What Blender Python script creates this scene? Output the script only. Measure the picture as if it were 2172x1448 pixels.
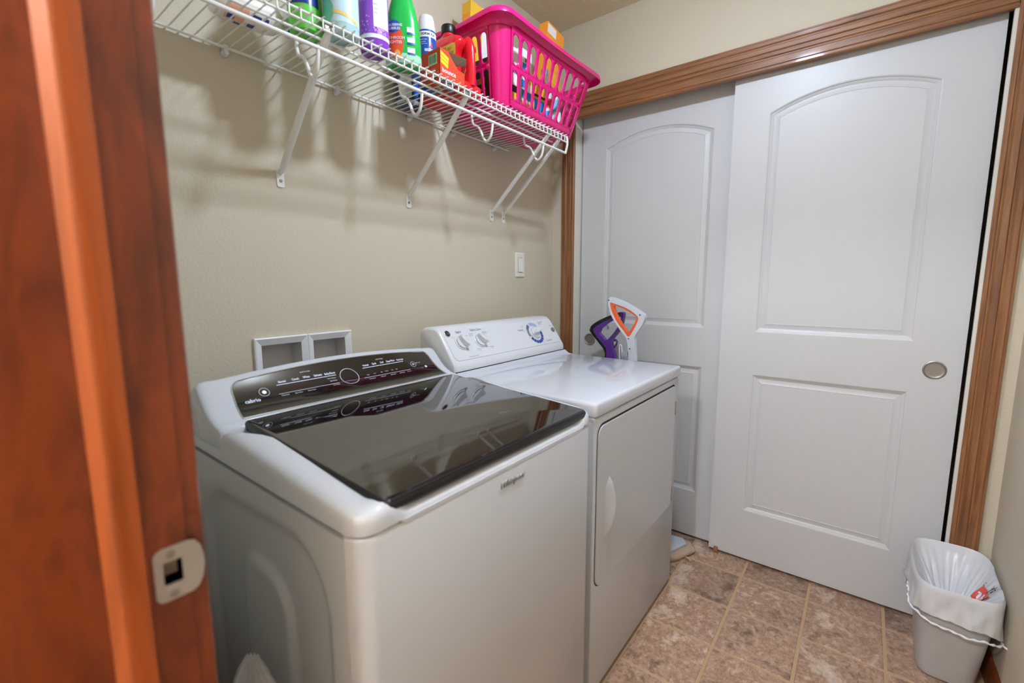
import bpy, bmesh, math, random
from mathutils import Vector, Matrix
random.seed(7)
for o in list(bpy.data.objects): bpy.data.objects.remove(o)
SC = bpy.context.scene
COL = SC.collection
PI = math.pi

# ---------------------------------------------------------------- camera
CAM = Vector((-2.0628, -1.3282, 1.2264))
yaw, pitch, roll = math.radians(37.897), math.radians(-7.515), math.radians(-0.14)
F = Vector((math.cos(pitch)*math.cos(yaw), math.cos(pitch)*math.sin(yaw), math.sin(pitch)))
R = F.cross(Vector((0, 0, 1))).normalized(); U = R.cross(F)
R2 = R*math.cos(roll)+U*math.sin(roll); U2 = -R*math.sin(roll)+U*math.cos(roll)
cd = bpy.data.cameras.new('camera'); cam = bpy.data.objects.new('camera', cd); COL.objects.link(cam)
M = Matrix((R2, U2, -F)).transposed().to_4x4(); M.translation = CAM
cam.matrix_world = M
cd.sensor_width = 36; cd.lens = 957.27/2172*36; cd.clip_start = 0.01
cd.dof.use_dof = True; cd.dof.focus_distance = 1.75; cd.dof.aperture_fstop = 2.6
SC.camera = cam
# ---------------------------------------------------------------- world, exposure
w = bpy.data.worlds.new('world'); SC.world = w; w.use_nodes = True
w.node_tree.nodes['Background'].inputs[0].default_value = (1, .97, .93, 1)
w.node_tree.nodes['Background'].inputs[1].default_value = .25
SC.view_settings.view_transform = 'Standard'; SC.view_settings.look = 'None'
SC.view_settings.exposure = 0.22; SC.view_settings.gamma = 1.0
SC.view_settings.use_curve_mapping = False
BULB = 455.0      # laundry room ceiling bulbs
HALLBULB = 390.0  # hallway ceiling bulb
ZC = 2.4542       # ceiling height
YR = -1.7247      # right wall

# ---------------------------------------------------------------- helpers
def lin(c):
    return tuple(((v/255)/12.92 if v/255 <= .04045 else ((v/255+.055)/1.055)**2.4) for v in c)
MATS = {}
def mat(name, rgb=(200,200,200), rough=.5, metal=0, spec=.5, ior=1.5, emit=None, trans=0, coat=0, alpha=1, bump=None, subs=0):
    if name in MATS: return MATS[name]
    m = bpy.data.materials.new(name); m.use_nodes = True
    nt = m.node_tree; b = nt.nodes['Principled BSDF']
    b.inputs['Base Color'].default_value = (*lin(rgb), 1)
    b.inputs['Roughness'].default_value = rough
    b.inputs['Metallic'].default_value = metal
    b.inputs['Specular IOR Level'].default_value = spec
    b.inputs['IOR'].default_value = ior
    b.inputs['Transmission Weight'].default_value = trans
    b.inputs['Coat Weight'].default_value = coat
    b.inputs['Coat Roughness'].default_value = .08
    b.inputs['Alpha'].default_value = alpha
    if subs:
        b.inputs['Subsurface Weight'].default_value = subs
        b.inputs['Subsurface Radius'].default_value = (.02, .02, .02)
    if emit:
        b.inputs['Emission Color'].default_value = (*lin(rgb), 1); b.inputs['Emission Strength'].default_value = emit
    if bump:
        scale, strength, dist = bump
        n = nt.nodes.new('ShaderNodeTexNoise'); n.inputs['Scale'].default_value = scale; n.inputs['Detail'].default_value = 3
        t = nt.nodes.new('ShaderNodeTexCoord'); nt.links.new(t.outputs['Object'], n.inputs['Vector'])
        bp = nt.nodes.new('ShaderNodeBump'); bp.inputs['Strength'].default_value = strength; bp.inputs['Distance'].default_value = dist
        nt.links.new(n.outputs['Fac'], bp.inputs['Height']); nt.links.new(bp.outputs['Normal'], b.inputs['Normal'])
    MATS[name] = m
    return m
def ramp(nt, stops):
    r = nt.nodes.new('ShaderNodeValToRGB'); e = r.color_ramp.elements
    while len(e) > len(stops): e.remove(e[-1])
    while len(e) < len(stops): e.new(.5)
    for k, (p, c) in zip(e, stops): k.position = p; k.color = (*lin(c), 1)
    return r
def wood(name, stops, scale, rough=.35, coat=.3, detail=6, dist=1.2):
    if name in MATS: return MATS[name]
    m = mat(name, rough=rough, coat=coat); nt = m.node_tree; b = nt.nodes['Principled BSDF']
    t = nt.nodes.new('ShaderNodeTexCoord'); mp = nt.nodes.new('ShaderNodeMapping'); mp.inputs['Scale'].default_value = scale
    n = nt.nodes.new('ShaderNodeTexNoise'); n.inputs['Scale'].default_value = 1; n.inputs['Detail'].default_value = detail; n.inputs['Distortion'].default_value = dist
    r = ramp(nt, stops)
    nt.links.new(t.outputs['Object'], mp.inputs['Vector']); nt.links.new(mp.outputs['Vector'], n.inputs['Vector'])
    nt.links.new(n.outputs['Fac'], r.inputs['Fac']); nt.links.new(r.outputs['Color'], b.inputs['Base Color'])
    return m

def obj(name, bm, m, parent=None, smooth=35):
    me = bpy.data.meshes.new(name)
    bmesh.ops.recalc_face_normals(bm, faces=bm.faces)
    bm.to_mesh(me); bm.free()
    if smooth:
        me.polygons.foreach_set('use_smooth', [True]*len(me.polygons))
        me.set_sharp_from_angle(angle=math.radians(smooth))
    o = bpy.data.objects.new(name, me); COL.objects.link(o)
    if m: me.materials.append(m)
    if parent: adopt(o, parent)
    return o
def adopt(o, parent):
    o.parent = parent
    o.matrix_parent_inverse = Matrix.Translation(-parent_loc(parent))
def parent_loc(p):
    l = Vector(p.location)
    if p.parent: l = Vector(p.matrix_parent_inverse.translation)+l+parent_loc(p.parent) if False else l
    return l
def tag(o, label, cat=None, group=None, kind=None):
    o['label'] = label
    if cat: o['category'] = cat
    if group: o['group'] = group
    if kind: o['kind'] = kind
    return o
def thing(name, label, cat, loc=(0,0,0), group=None, kind=None):
    o = bpy.data.objects.new(name, None); COL.objects.link(o); o.location = loc; o.empty_display_size = .05
    return tag(o, label, cat, group, kind)
def struct(name, bm, m, label, parent=None, smooth=35):
    o = obj(name, bm, m, parent, smooth)
    if not parent: tag(o, label, kind='structure')
    return o
def box(bm, x0, x1, y0, y1, z0, z1, bev=0, seg=2):
    b2 = bmesh.new()
    v = [b2.verts.new((x, y, z)) for z in (z0, z1) for y in (y0, y1) for x in (x0, x1)]
    for f in ((0,1,3,2),(4,6,7,5),(0,4,5,1),(2,3,7,6),(0,2,6,4),(1,5,7,3)): b2.faces.new([v[i] for i in f])
    if bev: bmesh.ops.bevel(b2, geom=b2.edges[:], offset=bev, segments=seg, profile=.5, affect='EDGES')
    merge(bm, b2)
    return bm
def merge(bm, b2, mtx=None):
    if mtx: bmesh.ops.transform(b2, matrix=mtx, verts=b2.verts)
    mp = {v: bm.verts.new(v.co) for v in b2.verts}
    for f in b2.faces:
        try: bm.faces.new([mp[v] for v in f.verts])
        except ValueError: pass
    b2.free()
def B(*a, **k): return box(bmesh.new(), *a, **k)
def loft(bm, rings, cap0=True, cap1=True, closed=True):
    vs = [[bm.verts.new(p) for p in r] for r in rings]
    n = len(vs[0])
    for a, b in zip(vs, vs[1:]):
        for i in range(n if closed else n-1):
            j = (i+1) % n
            try: bm.faces.new((a[i], a[j], b[j], b[i]))
            except ValueError: pass
    if cap0: bm.faces.new(list(reversed(vs[0])))
    if cap1: bm.faces.new(vs[-1])
    return bm
def lathe(bm, prof, c=(0,0,0), seg=24, axis='z', cap=True):
    rings = []
    for r, h in prof:
        ring = []
        for i in range(seg):
            a = 2*PI*i/seg; p = (max(r,1e-5)*math.cos(a), max(r,1e-5)*math.sin(a), h)
            if axis == 'y': p = (p[0], -p[2], p[1])
            if axis == 'x': p = (p[2], p[0], p[1])
            ring.append((c[0]+p[0], c[1]+p[1], c[2]+p[2]))
        rings.append(ring)
    return loft(bm, rings, cap, cap)
def tube(bm, pts, r, seg=8, cap=True, ry=None):
    pts = [Vector(p) for p in pts]; rings = []
    up = None
    for i, p in enumerate(pts):
        d = (pts[min(i+1, len(pts)-1)]-pts[max(i-1, 0)]).normalized()
        if up is None:
            up = Vector((0,0,1)) if abs(d.z) < .9 else Vector((1,0,0))
        s = d.cross(up).normalized(); up = s.cross(d).normalized()
        rr = r[i] if isinstance(r, (list, tuple)) else r
        rings.append([p+s*rr*math.cos(2*PI*k/seg)+up*(ry or rr)*math.sin(2*PI*k/seg) for k in range(seg)])
    return loft(bm, rings, cap, cap)
def smoothpts(pts, n=6):
    P = [Vector(p) for p in pts]; out = []
    for i in range(len(P)-1):
        p0, p1, p2, p3 = P[max(i-1,0)], P[i], P[i+1], P[min(i+2,len(P)-1)]
        for k in range(n):
            t = k/n
            out.append(.5*((2*p1)+(p2-p0)*t+(2*p0-5*p1+4*p2-p3)*t*t+(3*p1-p0-3*p2+p3)*t**3))
    out.append(P[-1]); return out
def smoothloop(pts, n=4):
    P = [Vector(p) for p in pts]; N = len(P); out = []
    for i in range(N):
        p0, p1, p2, p3 = P[i-1], P[i], P[(i+1)%N], P[(i+2)%N]
        for k in range(n):
            t = k/n
            out.append(.5*((2*p1)+(p2-p0)*t+(2*p0-5*p1+4*p2-p3)*t*t+(3*p1-p0-3*p2+p3)*t**3))
    return out
def rrect(x0, x1, y0, y1, r, n=6, rs=None):
    """counter-clockwise rounded rectangle; rs optional radii for corners (x1y1, x0y1, x0y0, x1y0)"""
    rs = rs or (r,)*4; out = []
    for (cx, cy, a0), rr in zip(((x1, y1, 0), (x0, y1, 90), (x0, y0, 180), (x1, y0, 270)), rs):
        sx = -1 if cx == x1 else 1; sy = -1 if cy == y1 else 1
        ox, oy = cx+sx*rr, cy+sy*rr
        for k in range(n+1):
            a = math.radians(a0+90*k/n); out.append((ox+rr*math.cos(a), oy+rr*math.sin(a)))
    return out
def fill2d(outer, holes=(), fn=None):
    """flat fill of a 2d outline with holes, mapped through fn(u,v)"""
    bm = bmesh.new(); fn = fn or (lambda u, v: (u, v, 0))
    flat = bmesh.new()
    edges = []
    for loop in [outer]+list(holes):
        vs = [flat.verts.new((p[0], p[1], 0)) for p in loop]
        edges += [flat.edges.new((vs[i], vs[(i+1) % len(vs)])) for i in range(len(vs))]
    bmesh.ops.triangle_fill(flat, use_beauty=True, use_dissolve=False, edges=edges)
    for v in flat.verts: v.co = Vector(fn(v.co.x, v.co.y))
    return flat
def prism(outer, holes, fn, t):
    """plate with thickness: fn(u,v,w)->3d, w in 0..t"""
    bm = bmesh.new()
    a = fill2d(outer, holes, lambda u, v: fn(u, v, 0)); b = fill2d(outer, holes, lambda u, v: fn(u, v, t))
    merge(bm, a); merge(bm, b)
    for loop in [outer]+list(holes):
        r0 = [bm.verts.new(fn(u, v, 0)) for u, v in loop]; r1 = [bm.verts.new(fn(u, v, t)) for u, v in loop]
        n = len(loop)
        for i in range(n): bm.faces.new((r0[i], r0[(i+1) % n], r1[(i+1) % n], r1[i]))
    bmesh.ops.remove_doubles(bm, verts=bm.verts, dist=1e-5)
    return bm
def textbm(s, size, align='CENTER', extrude=0, shear=0, bold=0):
    c = bpy.data.curves.new('t', 'FONT'); c.body = s; c.size = size; c.align_x = align; c.align_y = 'CENTER'
    c.resolution_u = 2; c.extrude = extrude; c.shear = shear; c.offset = bold
    o = bpy.data.objects.new('t', c); COL.objects.link(o)
    me = bpy.data.meshes.new_from_object(o)
    bm = bmesh.new(); bm.from_mesh(me)
    bpy.data.objects.remove(o); bpy.data.curves.remove(c); bpy.data.meshes.remove(me)
    return bm
def text(s, size, fn, m, parent, align='CENTER', name='lettering', shear=0, sx=1, bold=0, extrude=0, mirror=False, cut=0):
    bm = textbm(s, size, align, extrude, shear, bold)
    if cut: bmesh.ops.subdivide_edges(bm, edges=[e for e in bm.edges if e.calc_length() > cut], cuts=2)
    for v in bm.verts:
        p = fn((-1 if mirror else 1)*v.co.x*sx, v.co.y) if not extrude else fn(v.co.x*sx, v.co.y, v.co.z)
        v.co = Vector(p)
    return obj(name, bm, m, parent, 0)
def texts(items, fn, m, parent, name='lettering'):
    """printed words, each one a part of its own; items: (string, size, u, v)"""
    for s, size, u, v in items:
        b2 = textbm(s, size)
        for q in b2.verts: q.co = Vector(fn(q.co.x+u, q.co.y+v))
        obj(name, b2, m, parent, 0)
def planefn(o, u, v, off=.0006):
    o, u, v = Vector(o), Vector(u).normalized(), Vector(v).normalized(); n = u.cross(v)
    return lambda a, b, c=0: o+u*a+v*b+n*(off+c)
def copy_obj(o, parent=None, loc=None):
    c = o.copy(); COL.objects.link(c)
    if parent: c.parent = parent; c.matrix_parent_inverse = o.matrix_parent_inverse
    if loc is not None: c.location = loc
    return c

# ---------------------------------------------------------------- materials
def wallmat(name, rgb):
    m = mat(name, rgb, rough=.75, spec=.25); nt = m.node_tree; b = nt.nodes['Principled BSDF']
    t = nt.nodes.new('ShaderNodeTexCoord')
    n = nt.nodes.new('ShaderNodeTexNoise'); n.inputs['Scale'].default_value = 130; n.inputs['Detail'].default_value = 2
    bp = nt.nodes.new('ShaderNodeBump'); bp.inputs['Strength'].default_value = .28; bp.inputs['Distance'].default_value = .004
    nt.links.new(t.outputs['Object'], n.inputs['Vector']); nt.links.new(n.outputs['Fac'], bp.inputs['Height']); nt.links.new(bp.outputs['Normal'], b.inputs['Normal'])
    return m
m_wall = wallmat('wall_paint_beige', (205, 195, 174))
m_ceil = mat('ceiling_knockdown', (236, 222, 194), rough=.9, spec=.1, bump=(95, .9, .012))
m_door = mat('door_white_paint', (203, 203, 204), rough=.38, spec=.4)
m_jambw = mat('closet_jamb_paint', (222, 218, 208), rough=.5)
m_white = mat('white_enamel', (206, 210, 218), rough=.08, spec=.5, coat=.25)
m_cab = mat('cabinet_enamel', (200, 204, 210), rough=.24, spec=.5)
m_wplast = mat('white_plastic', (222, 224, 228), rough=.3)
m_wire = mat('white_vinyl_wire', (232, 231, 227), rough=.3)
m_glass = mat('black_glass', (9, 9, 10), rough=.035, spec=.75, ior=2.2)
m_panel = mat('black_panel', (12, 11, 13), rough=.07, spec=.7, ior=1.7)
m_black = mat('black_plastic', (18, 18, 20), rough=.35)
m_dark = mat('dark_gap', (30, 28, 27), rough=.8)
m_chrome = mat('chrome', (210, 212, 216), rough=.12, metal=1)
m_nickel = mat('satin_nickel', (158, 153, 146), rough=.42, metal=.7)
m_steel = mat('strike_steel', (196, 192, 188), rough=.42, metal=.75, bump=(60, .2, .001))
m_print = mat('white_print', (235, 238, 250), rough=.5)
m_led = mat('lit_print', (225, 232, 255), rough=.5, emit=.55)
m_gray = mat('grey_print', (120, 124, 134), rough=.5)
m_blueprint = mat('blue_print', (38, 66, 150), rough=.4)
m_lblue = mat('light_blue_print', (160, 184, 226), rough=.4)
m_casing = {}
for ax, sc in (('y', (70, 3, 70)), ('z', (70, 70, 3))):
    m_casing[ax] = wood('stained_casing_'+ax, [(.25, (98, 60, 34)), (.5, (136, 88, 52)), (.75, (158, 108, 66))], sc, rough=.45, coat=.12)
m_cherry = wood('cherry_jamb', [(.2, (66, 28, 14)), (.42, (108, 47, 21)), (.58, (138, 62, 26)), (.8, (86, 37, 18))], (22, 22, 7), rough=.3, coat=.4, detail=4, dist=.6)
m_stop_lit = wood('cherry_stop_lit', [(.25, (132, 62, 24)), (.55, (168, 82, 33)), (.8, (148, 70, 28))], (30, 30, 3), rough=.3, coat=.4)  # jamb cherry made lighter: hall light catching the stop is painted into the wood
m_base = wood('baseboard_wood', [(.25, (92, 46, 22)), (.6, (130, 70, 34)), (.85, (104, 54, 26))], (3, 70, 70), rough=.35, coat=.3)

def tile_material():
    m = mat('stone_look_tile', rough=.42, spec=.4); nt = m.node_tree; b = nt.nodes['Principled BSDF']; L = nt.links
    t = nt.nodes.new('ShaderNodeTexCoord'); oi = nt.nodes.new('ShaderNodeObjectInfo')
    mul = nt.nodes.new('ShaderNodeMath'); mul.operation = 'MULTIPLY'; mul.inputs[1].default_value = 37
    L.new(oi.outputs['Random'], mul.inputs[0])
    add = nt.nodes.new('ShaderNodeVectorMath'); add.operation = 'ADD'
    L.new(t.outputs['Object'], add.inputs[0]); L.new(mul.outputs[0], add.inputs[1])
    n1 = nt.nodes.new('ShaderNodeTexNoise'); n1.inputs['Scale'].default_value = 7; n1.inputs['Detail'].default_value = 10; n1.inputs['Roughness'].default_value = .78; n1.inputs['Distortion'].default_value = .25
    L.new(add.outputs[0], n1.inputs['Vector'])
    r1 = ramp(nt, [(.34, (88, 68, 58)), (.42, (136, 106, 86)), (.475, (182, 152, 128)), (.52, (146, 108, 86)), (.57, (192, 164, 142)), (.66, (214, 198, 184))])
    L.new(n1.outputs['Fac'], r1.inputs['Fac'])
    n2 = nt.nodes.new('ShaderNodeTexNoise'); n2.inputs['Scale'].default_value = 55; n2.inputs['Detail'].default_value = 8; n2.inputs['Roughness'].default_value = .7
    L.new(add.outputs[0], n2.inputs['Vector'])
    r2 = ramp(nt, [(.36, (88, 66, 54)), (.47, (150, 118, 96)), (.55, (190, 160, 136)), (.66, (236, 222, 208))]); L.new(n2.outputs['Fac'], r2.inputs['Fac'])
    mx = nt.nodes.new('ShaderNodeMix'); mx.data_type = 'RGBA'; mx.blend_type = 'MIX'; mx.inputs[0].default_value = .24
    L.new(r1.outputs['Color'], mx.inputs[6]); L.new(r2.outputs['Color'], mx.inputs[7])
    hs = nt.nodes.new('ShaderNodeHueSaturation')
    mr = nt.nodes.new('ShaderNodeMapRange'); mr.inputs[3].default_value = .82; mr.inputs[4].default_value = 1.12
    L.new(oi.outputs['Random'], mr.inputs[0]); L.new(mr.outputs[0], hs.inputs['Value']); L.new(mx.outputs[2], hs.inputs['Color'])
    L.new(hs.outputs['Color'], b.inputs['Base Color'])
    bp = nt.nodes.new('ShaderNodeBump'); bp.inputs['Strength'].default_value = .25; bp.inputs['Distance'].default_value = .003
    L.new(n2.outputs['Fac'], bp.inputs['Height']); L.new(bp.outputs['Normal'], b.inputs['Normal'])
    return m
m_tile = tile_material()
m_grout = mat('floor_grout', (184, 152, 118), rough=.85, bump=(200, .3, .002))

# ---------------------------------------------------------------- room shell
def slab(fixed, lo, hi, u0, u1, v0, v1, holes=()):
    """solid slab with rectangular holes. fixed axis 'x'|'y'|'z'; u,v are the other axes in order"""
    us = sorted({u0, u1, *[h[0] for h in holes], *[h[1] for h in holes]}); vs = sorted({v0, v1, *[h[2] for h in holes], *[h[3] for h in holes]})
    us = [u for u in us if u0 <= u <= u1]; vs = [v for v in vs if v0 <= v <= v1]
    bm = bmesh.new()
    solid = {}
    for i in range(len(us)-1):
        for j in range(len(vs)-1):
            uc, vc = (us[i]+us[i+1])/2, (vs[j]+vs[j+1])/2
            solid[i, j] = not any(h[0] < uc < h[1] and h[2] < vc < h[3] for h in holes)
    def P(w, u, v): return {'x': (w, u, v), 'y': (u, w, v), 'z': (u, v, w)}[fixed]
    def q(*pts): bm.faces.new([bm.verts.new(p) for p in pts])
    for (i, j), s in solid.items():
        if not s: continue
        a, b, c, d = us[i], us[i+1], vs[j], vs[j+1]
        for wv in (lo, hi): q(P(wv,a,c), P(wv,b,c), P(wv,b,d), P(wv,a,d))
        if not solid.get((i-1, j), False): q(P(lo,a,c), P(hi,a,c), P(hi,a,d), P(lo,a,d))
        if not solid.get((i+1, j), False): q(P(lo,b,c), P(hi,b,c), P(hi,b,d), P(lo,b,d))
        if not solid.get((i, j-1), False): q(P(lo,a,c), P(hi,a,c), P(hi,b,c), P(lo,b,c))
        if not solid.get((i, j+1), False): q(P(lo,a,d), P(hi,a,d), P(hi,b,d), P(lo,b,d))
    bmesh.ops.remove_doubles(bm, verts=bm.verts, dist=1e-5)
    return bm
OUT = [(-1.505, -1.391, .915, 1.05), (-1.353, -1.246, .915, 1.05)]   # recessed supply boxes
struct('wall_back', slab('y', 0, .12, -3.4, .85, -.05, ZC+.1, OUT), m_wall, 'beige textured wall behind the washer and dryer', smooth=0)
struct('wall_right', slab('y', YR-.12, YR, -3.4, .85, -.05, ZC+.1), m_wall, 'beige wall to the right behind the wastebasket', smooth=0)
struct('wall_closet', slab('x', 0, .115, YR, 0, -.05, ZC+.1, [(-1.660, -.122, -.1, 2.075)]), m_wall, 'beige wall around the sliding closet doors', smooth=0)
struct('wall_closet_back', slab('x', .75, .85, YR, 0, -.05, ZC+.1), m_wall, 'plain back wall inside the closet', smooth=0)
struct('wall_front', slab('x', -2.062, -1.93, YR, 0, -.05, ZC+.1, [(-1.58, -.78, -.1, 2.06)]), m_wall, 'beige wall with the open doorway beside the washer', smooth=0)
struct('wall_hall', slab('x', -3.5, -3.4, -1.9, .2, -.05, ZC+.1), m_wall, 'plain hallway wall outside the doorway', smooth=0)
struct('ceiling', slab('z', ZC, ZC+.1, -3.5, .85, -1.9, .2), m_ceil, 'knockdown textured tan ceiling', smooth=0)
fl = struct('floor', slab('z', -.05, -.0022, -3.5, .85, -1.9, .2), m_grout, 'brown stone-look tiled floor with tan grout lines', smooth=0)
# tiles
T = .231; GX, GY = -.0952, -1.0123; g = .0052
tb = bmesh.new()
ring = lambda d, z: [(sx*(T/2-g-d), sy*(T/2-g-d), z) for sx, sy in ((1,1),(-1,1),(-1,-1),(1,-1))]
loft(tb, [ring(-.0004, -.0035), ring(0, -.0016), ring(.0016, 0)], cap0=False)
tile0 = None
for i in range(-4, 15):
    for j in range(-5, 4):
        cx, cy = GX-(i-.5)*T, GY-(j-.5)*T
        if cx > .7 or cx < -3.3 or cy < YR-.1 or cy > .0: continue
        if i > 8 and False: continue
        if tile0 is None:
            tile0 = obj('tile', tb, m_tile, fl, 0); o = tile0; o.matrix_parent_inverse = Matrix()
        else:
            o = copy_obj(tile0, fl)
        o.location = (cx, cy, 0)
        if cy-T/2 < YR:                      # cut tiles along the right wall
            h = (cy+T/2)-YR; o.scale = (1, h/T, 1); o.location.y = YR+h/2

# ---- closet casing (profiled, mitred), fascia, jambs
PROF = [(0,.000),(0,.010),(.004,.013),(.010,.0135),(.012,.0105),(.016,.0105),(.020,.015),(.034,.0165),(.037,.0135),(.041,.0135),(.046,.0175),(.057,.0185),(.060,.0165),(.065,.0165),(.065,.000)]
def casing_v(y_in, side, width, z1):
    """vertical casing: profile runs from inner edge y_in outward (side = +1 -> +y)"""
    bm = bmesh.new(); k = width/.065
    r0 = [(-h, y_in+side*wd*k, 0) for wd, h in PROF]; r1 = [(-h, y_in+side*wd*k, z1+wd) for wd, h in PROF]
    return loft(bm, [r0, r1])
def casing_h(ya, yb, z1, ka, kb):
    bm = bmesh.new()
    r0 = [(-h, ya+wd*ka, z1+wd) for wd, h in PROF]; r1 = [(-h, yb-wd*kb, z1+wd) for wd, h in PROF]
    return loft(bm, [r0, r1])
struct('trim_1', casing_h(-.1285, -1.622, 2.068, 1, 1.046), m_casing['y'], 'stained wood head casing across the top of the closet', smooth=25)
struct('trim_2', casing_v(-.1285, 1, .065, 2.068), m_casing['z'], 'stained wood casing on the left side of the closet', smooth=25)
struct('trim_3', casing_v(-1.622, -1, .068, 2.068), m_casing['z'], 'stained wood casing on the right side of the closet', smooth=25)
bm = bmesh.new(); P2 = [(.012,2.024),(-.006,2.024),(-.0085,2.028),(-.0085,2.036),(-.0115,2.039),(-.0115,2.060),(-.009,2.064),(-.009,2.0685),(.012,2.0685)]
loft(bm, [[(x, -.1225, z) for x, z in P2], [(x, -1.6195, z) for x, z in P2]])
struct('trim_4', bm, m_casing['y'], 'stained wood track fascia under the closet head casing', smooth=25)
struct('trim_5', B(0, .115, -.1235, -.1105, 0, 2.075), m_jambw, 'white painted closet jamb beside the left sliding door', smooth=0)
struct('trim_6', B(-.003, .010, -1.6605, -1.6135, 0, 2.075), m_jambw, 'white painted closet jamb beside the right sliding door', smooth=0)

# ---- sliding doors
def arch(w, d, z0, zs, sag, yc, n=18):
    """panel outline (y,z) inset by d: bottom z0, shoulder zs, arch rise sag, half width w"""
    pts = [(yc-(w-d), z0+d), (yc+(w-d), z0+d)]
    if sag:
        Rr = (w*w+sag*sag)/(2*sag); zc = zs+sag-Rr; r = Rr-d
        a = math.asin((w-d)/r)
        for k in range(n+1):
            t = a-2*a*k/n; pts.append((yc+r*math.sin(t), zc+r*math.cos(t)))
    else: pts += [(yc+(w-d), zs-d), (yc-(w-d), zs-d)]
    return pts
def closet_door(name, label, x, y0, y1, pull_y):
    yc = (y0+y1)/2; w = (y0-y1)/2-.131
    panels = [(.232, .838, 0), (1.018, 1.878, .058)]
    steps = [(0,0),(.004,.0015),(.006,.0045),(.012,.0065),(.016,.0095),(.019,.0095),(.036,.0035),(.0375,.0045)]
    outer = [(y1, .012), (y0, .012), (y0, 2.052), (y1, 2.052)]
    bm = fill2d(outer, [arch(w, 0, a, b, s, yc) for a, b, s in panels], lambda u, v: (x, u, v))
    for a, b, s in panels:
        loft(bm, [[(x+dp, u, v) for u, v in arch(w, d, a, b, s, yc)] for d, dp in steps], cap0=False, cap1=True)
    body = [(x, y1, .012), (x, y0, .012), (x, y0, 2.052), (x, y1, 2.052)]
    loft(bm, [body, [(x+.034, p[1], p[2]) for p in body]], cap0=False)
    bmesh.ops.remove_doubles(bm, verts=bm.verts, dist=1e-5)
    d = struct(name, bm, m_door, label, smooth=20)
    pb = bmesh.new()
    lathe(pb, [(.0305,0),(.0315,.0015),(.0300,.0026),(.0280,.0030),(.0268,.0016),(.0255,.0008),(.021,.0005),(.001,.0004)], (x, pull_y, .923), 40, 'x')
    for v in pb.verts: v.co.x = x-(v.co.x-x)
    o = obj('finger_pull', pb, m_nickel, d); o['label'] = 'round satin nickel finger pull'
    return d
closet_door('door_1', 'white arched-panel sliding closet door in front, beside the wastebasket', .03, -.8484, -1.6065, -1.537)
closet_door('door_2', 'white arched-panel sliding closet door behind the dryer', .075, -.130, -.895, -.190)
bm = B(.018, .0275, -.889, -.872, 0, .028, bev=.002); box(bm, .018, .05, -.893, -.868, 0, .004)
tag(obj('door_guide', bm, mat('copper_brown_plastic', (158, 104, 74), rough=.35)), 'small copper brown door guide at the foot of the front closet door', 'door guide')

# ---- baseboards
def baseboard(name, label, fn, l0, l1):
    pr = [(0,0),(.013,0),(.013,.050),(.0115,.056),(.0115,.060),(.009,.066),(.009,.074),(.005,.081),(0,.083)]
    return struct(name, loft(bmesh.new(), [[fn(l, d, h) for d, h in pr] for l in (l0, l1)]), m_base, label, smooth=25)
baseboard('baseboard_right', 'dark stained baseboard along the right wall', lambda l, d, h: (l, YR+d, h), -1.93, -.0)
baseboard('baseboard_back', 'dark stained baseboard behind the washer and dryer', lambda l, d, h: (l, -d, h), -1.93, 0)

# ---- doorway jamb, foreground left
JF = -.80
hole = (-1.9495, -1.9325, .926, .951)
jam = struct('door_3', slab('y', JF, JF+.02, -2.075, -1.9275, 0, 2.06, [hole]), m_cherry, 'cherry stained door jamb in the left foreground', smooth=0)
st = bmesh.new(); prof = [(-1.9635, JF), (-1.9635, JF-.0105), (-1.980, JF-.0115), (-1.9835, JF-.0105), (-1.9925, JF-.002), (-1.9925, JF)]
loft(st, [[(x, y, z) for x, y in prof] for z in (0, 2.05)])
obj('door_stop', st, m_stop_lit, jam, 20)
pk = bmesh.new(); loft(pk, [[(x, JF+yy, z) for x, z in ((hole[0], hole[2]), (hole[1], hole[2]), (hole[1], hole[3]), (hole[0], hole[3]))] for yy in (.0005, .028)], cap0=False)
obj('latch_pocket', pk, m_dark, jam, 0)
# strike plate with curled lip
def strike():
    def fn(u, v, wv):   # u along x, v along z ; lip bends towards the room past u=.030
        x = -1.9565+u; y = JF-.0016+wv
        if u > .029: q = u-.029; y += q*q*14
        return (x, y, v)
    outer = [(0, .915), (.003, .911), (.008, .9095), (.030, .9095), (.036, .912), (.041, .920), (.0435, .932), (.0435, .942), (.041, .955), (.036, .963), (.030, .9655), (.008, .9655), (.003, .964), (0, .960)]
    bm = prism(outer, [[(.0075, .9265), (.0235, .9265), (.0235, .9505), (.0075, .9505)]], fn, .0015)
    s = obj('strike_plate', bm, m_steel, jam, 30); s['label'] = 'brushed steel strike plate with square latch hole'
    for zz in (.9165, .9585):
        sb = bmesh.new(); lathe(sb, [(.0042, 0), (.0042, .0006), (.003, .0011), (.0001, .0011)], (-1.9420, JF-.0016, zz), 14, 'y')
        obj('screw', sb, m_nickel, s)
strike()
bm = bmesh.new(); cp = [(-1.9275,-.794),(-1.9115,-.794),(-1.909,-.79),(-1.909,-.76),(-1.914,-.735),(-1.9275,-.732)]
loft(bm, [[(x, y, z) for x, y in cp] for z in (0, 2.12)])
struct('trim_7', bm, m_cherry, 'cherry stained casing edge beside the foreground door jamb', smooth=20)
struct('door_4', B(-2.075, -1.9275, -1.58, -1.56, 0, 2.06), m_cherry, 'cherry stained jamb on the right side of the doorway', smooth=0)
struct('trim_8', B(-2.075, -1.9275, -1.56, -.80, 2.04, 2.06), m_cherry, 'cherry stained head jamb over the doorway', smooth=0)

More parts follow.
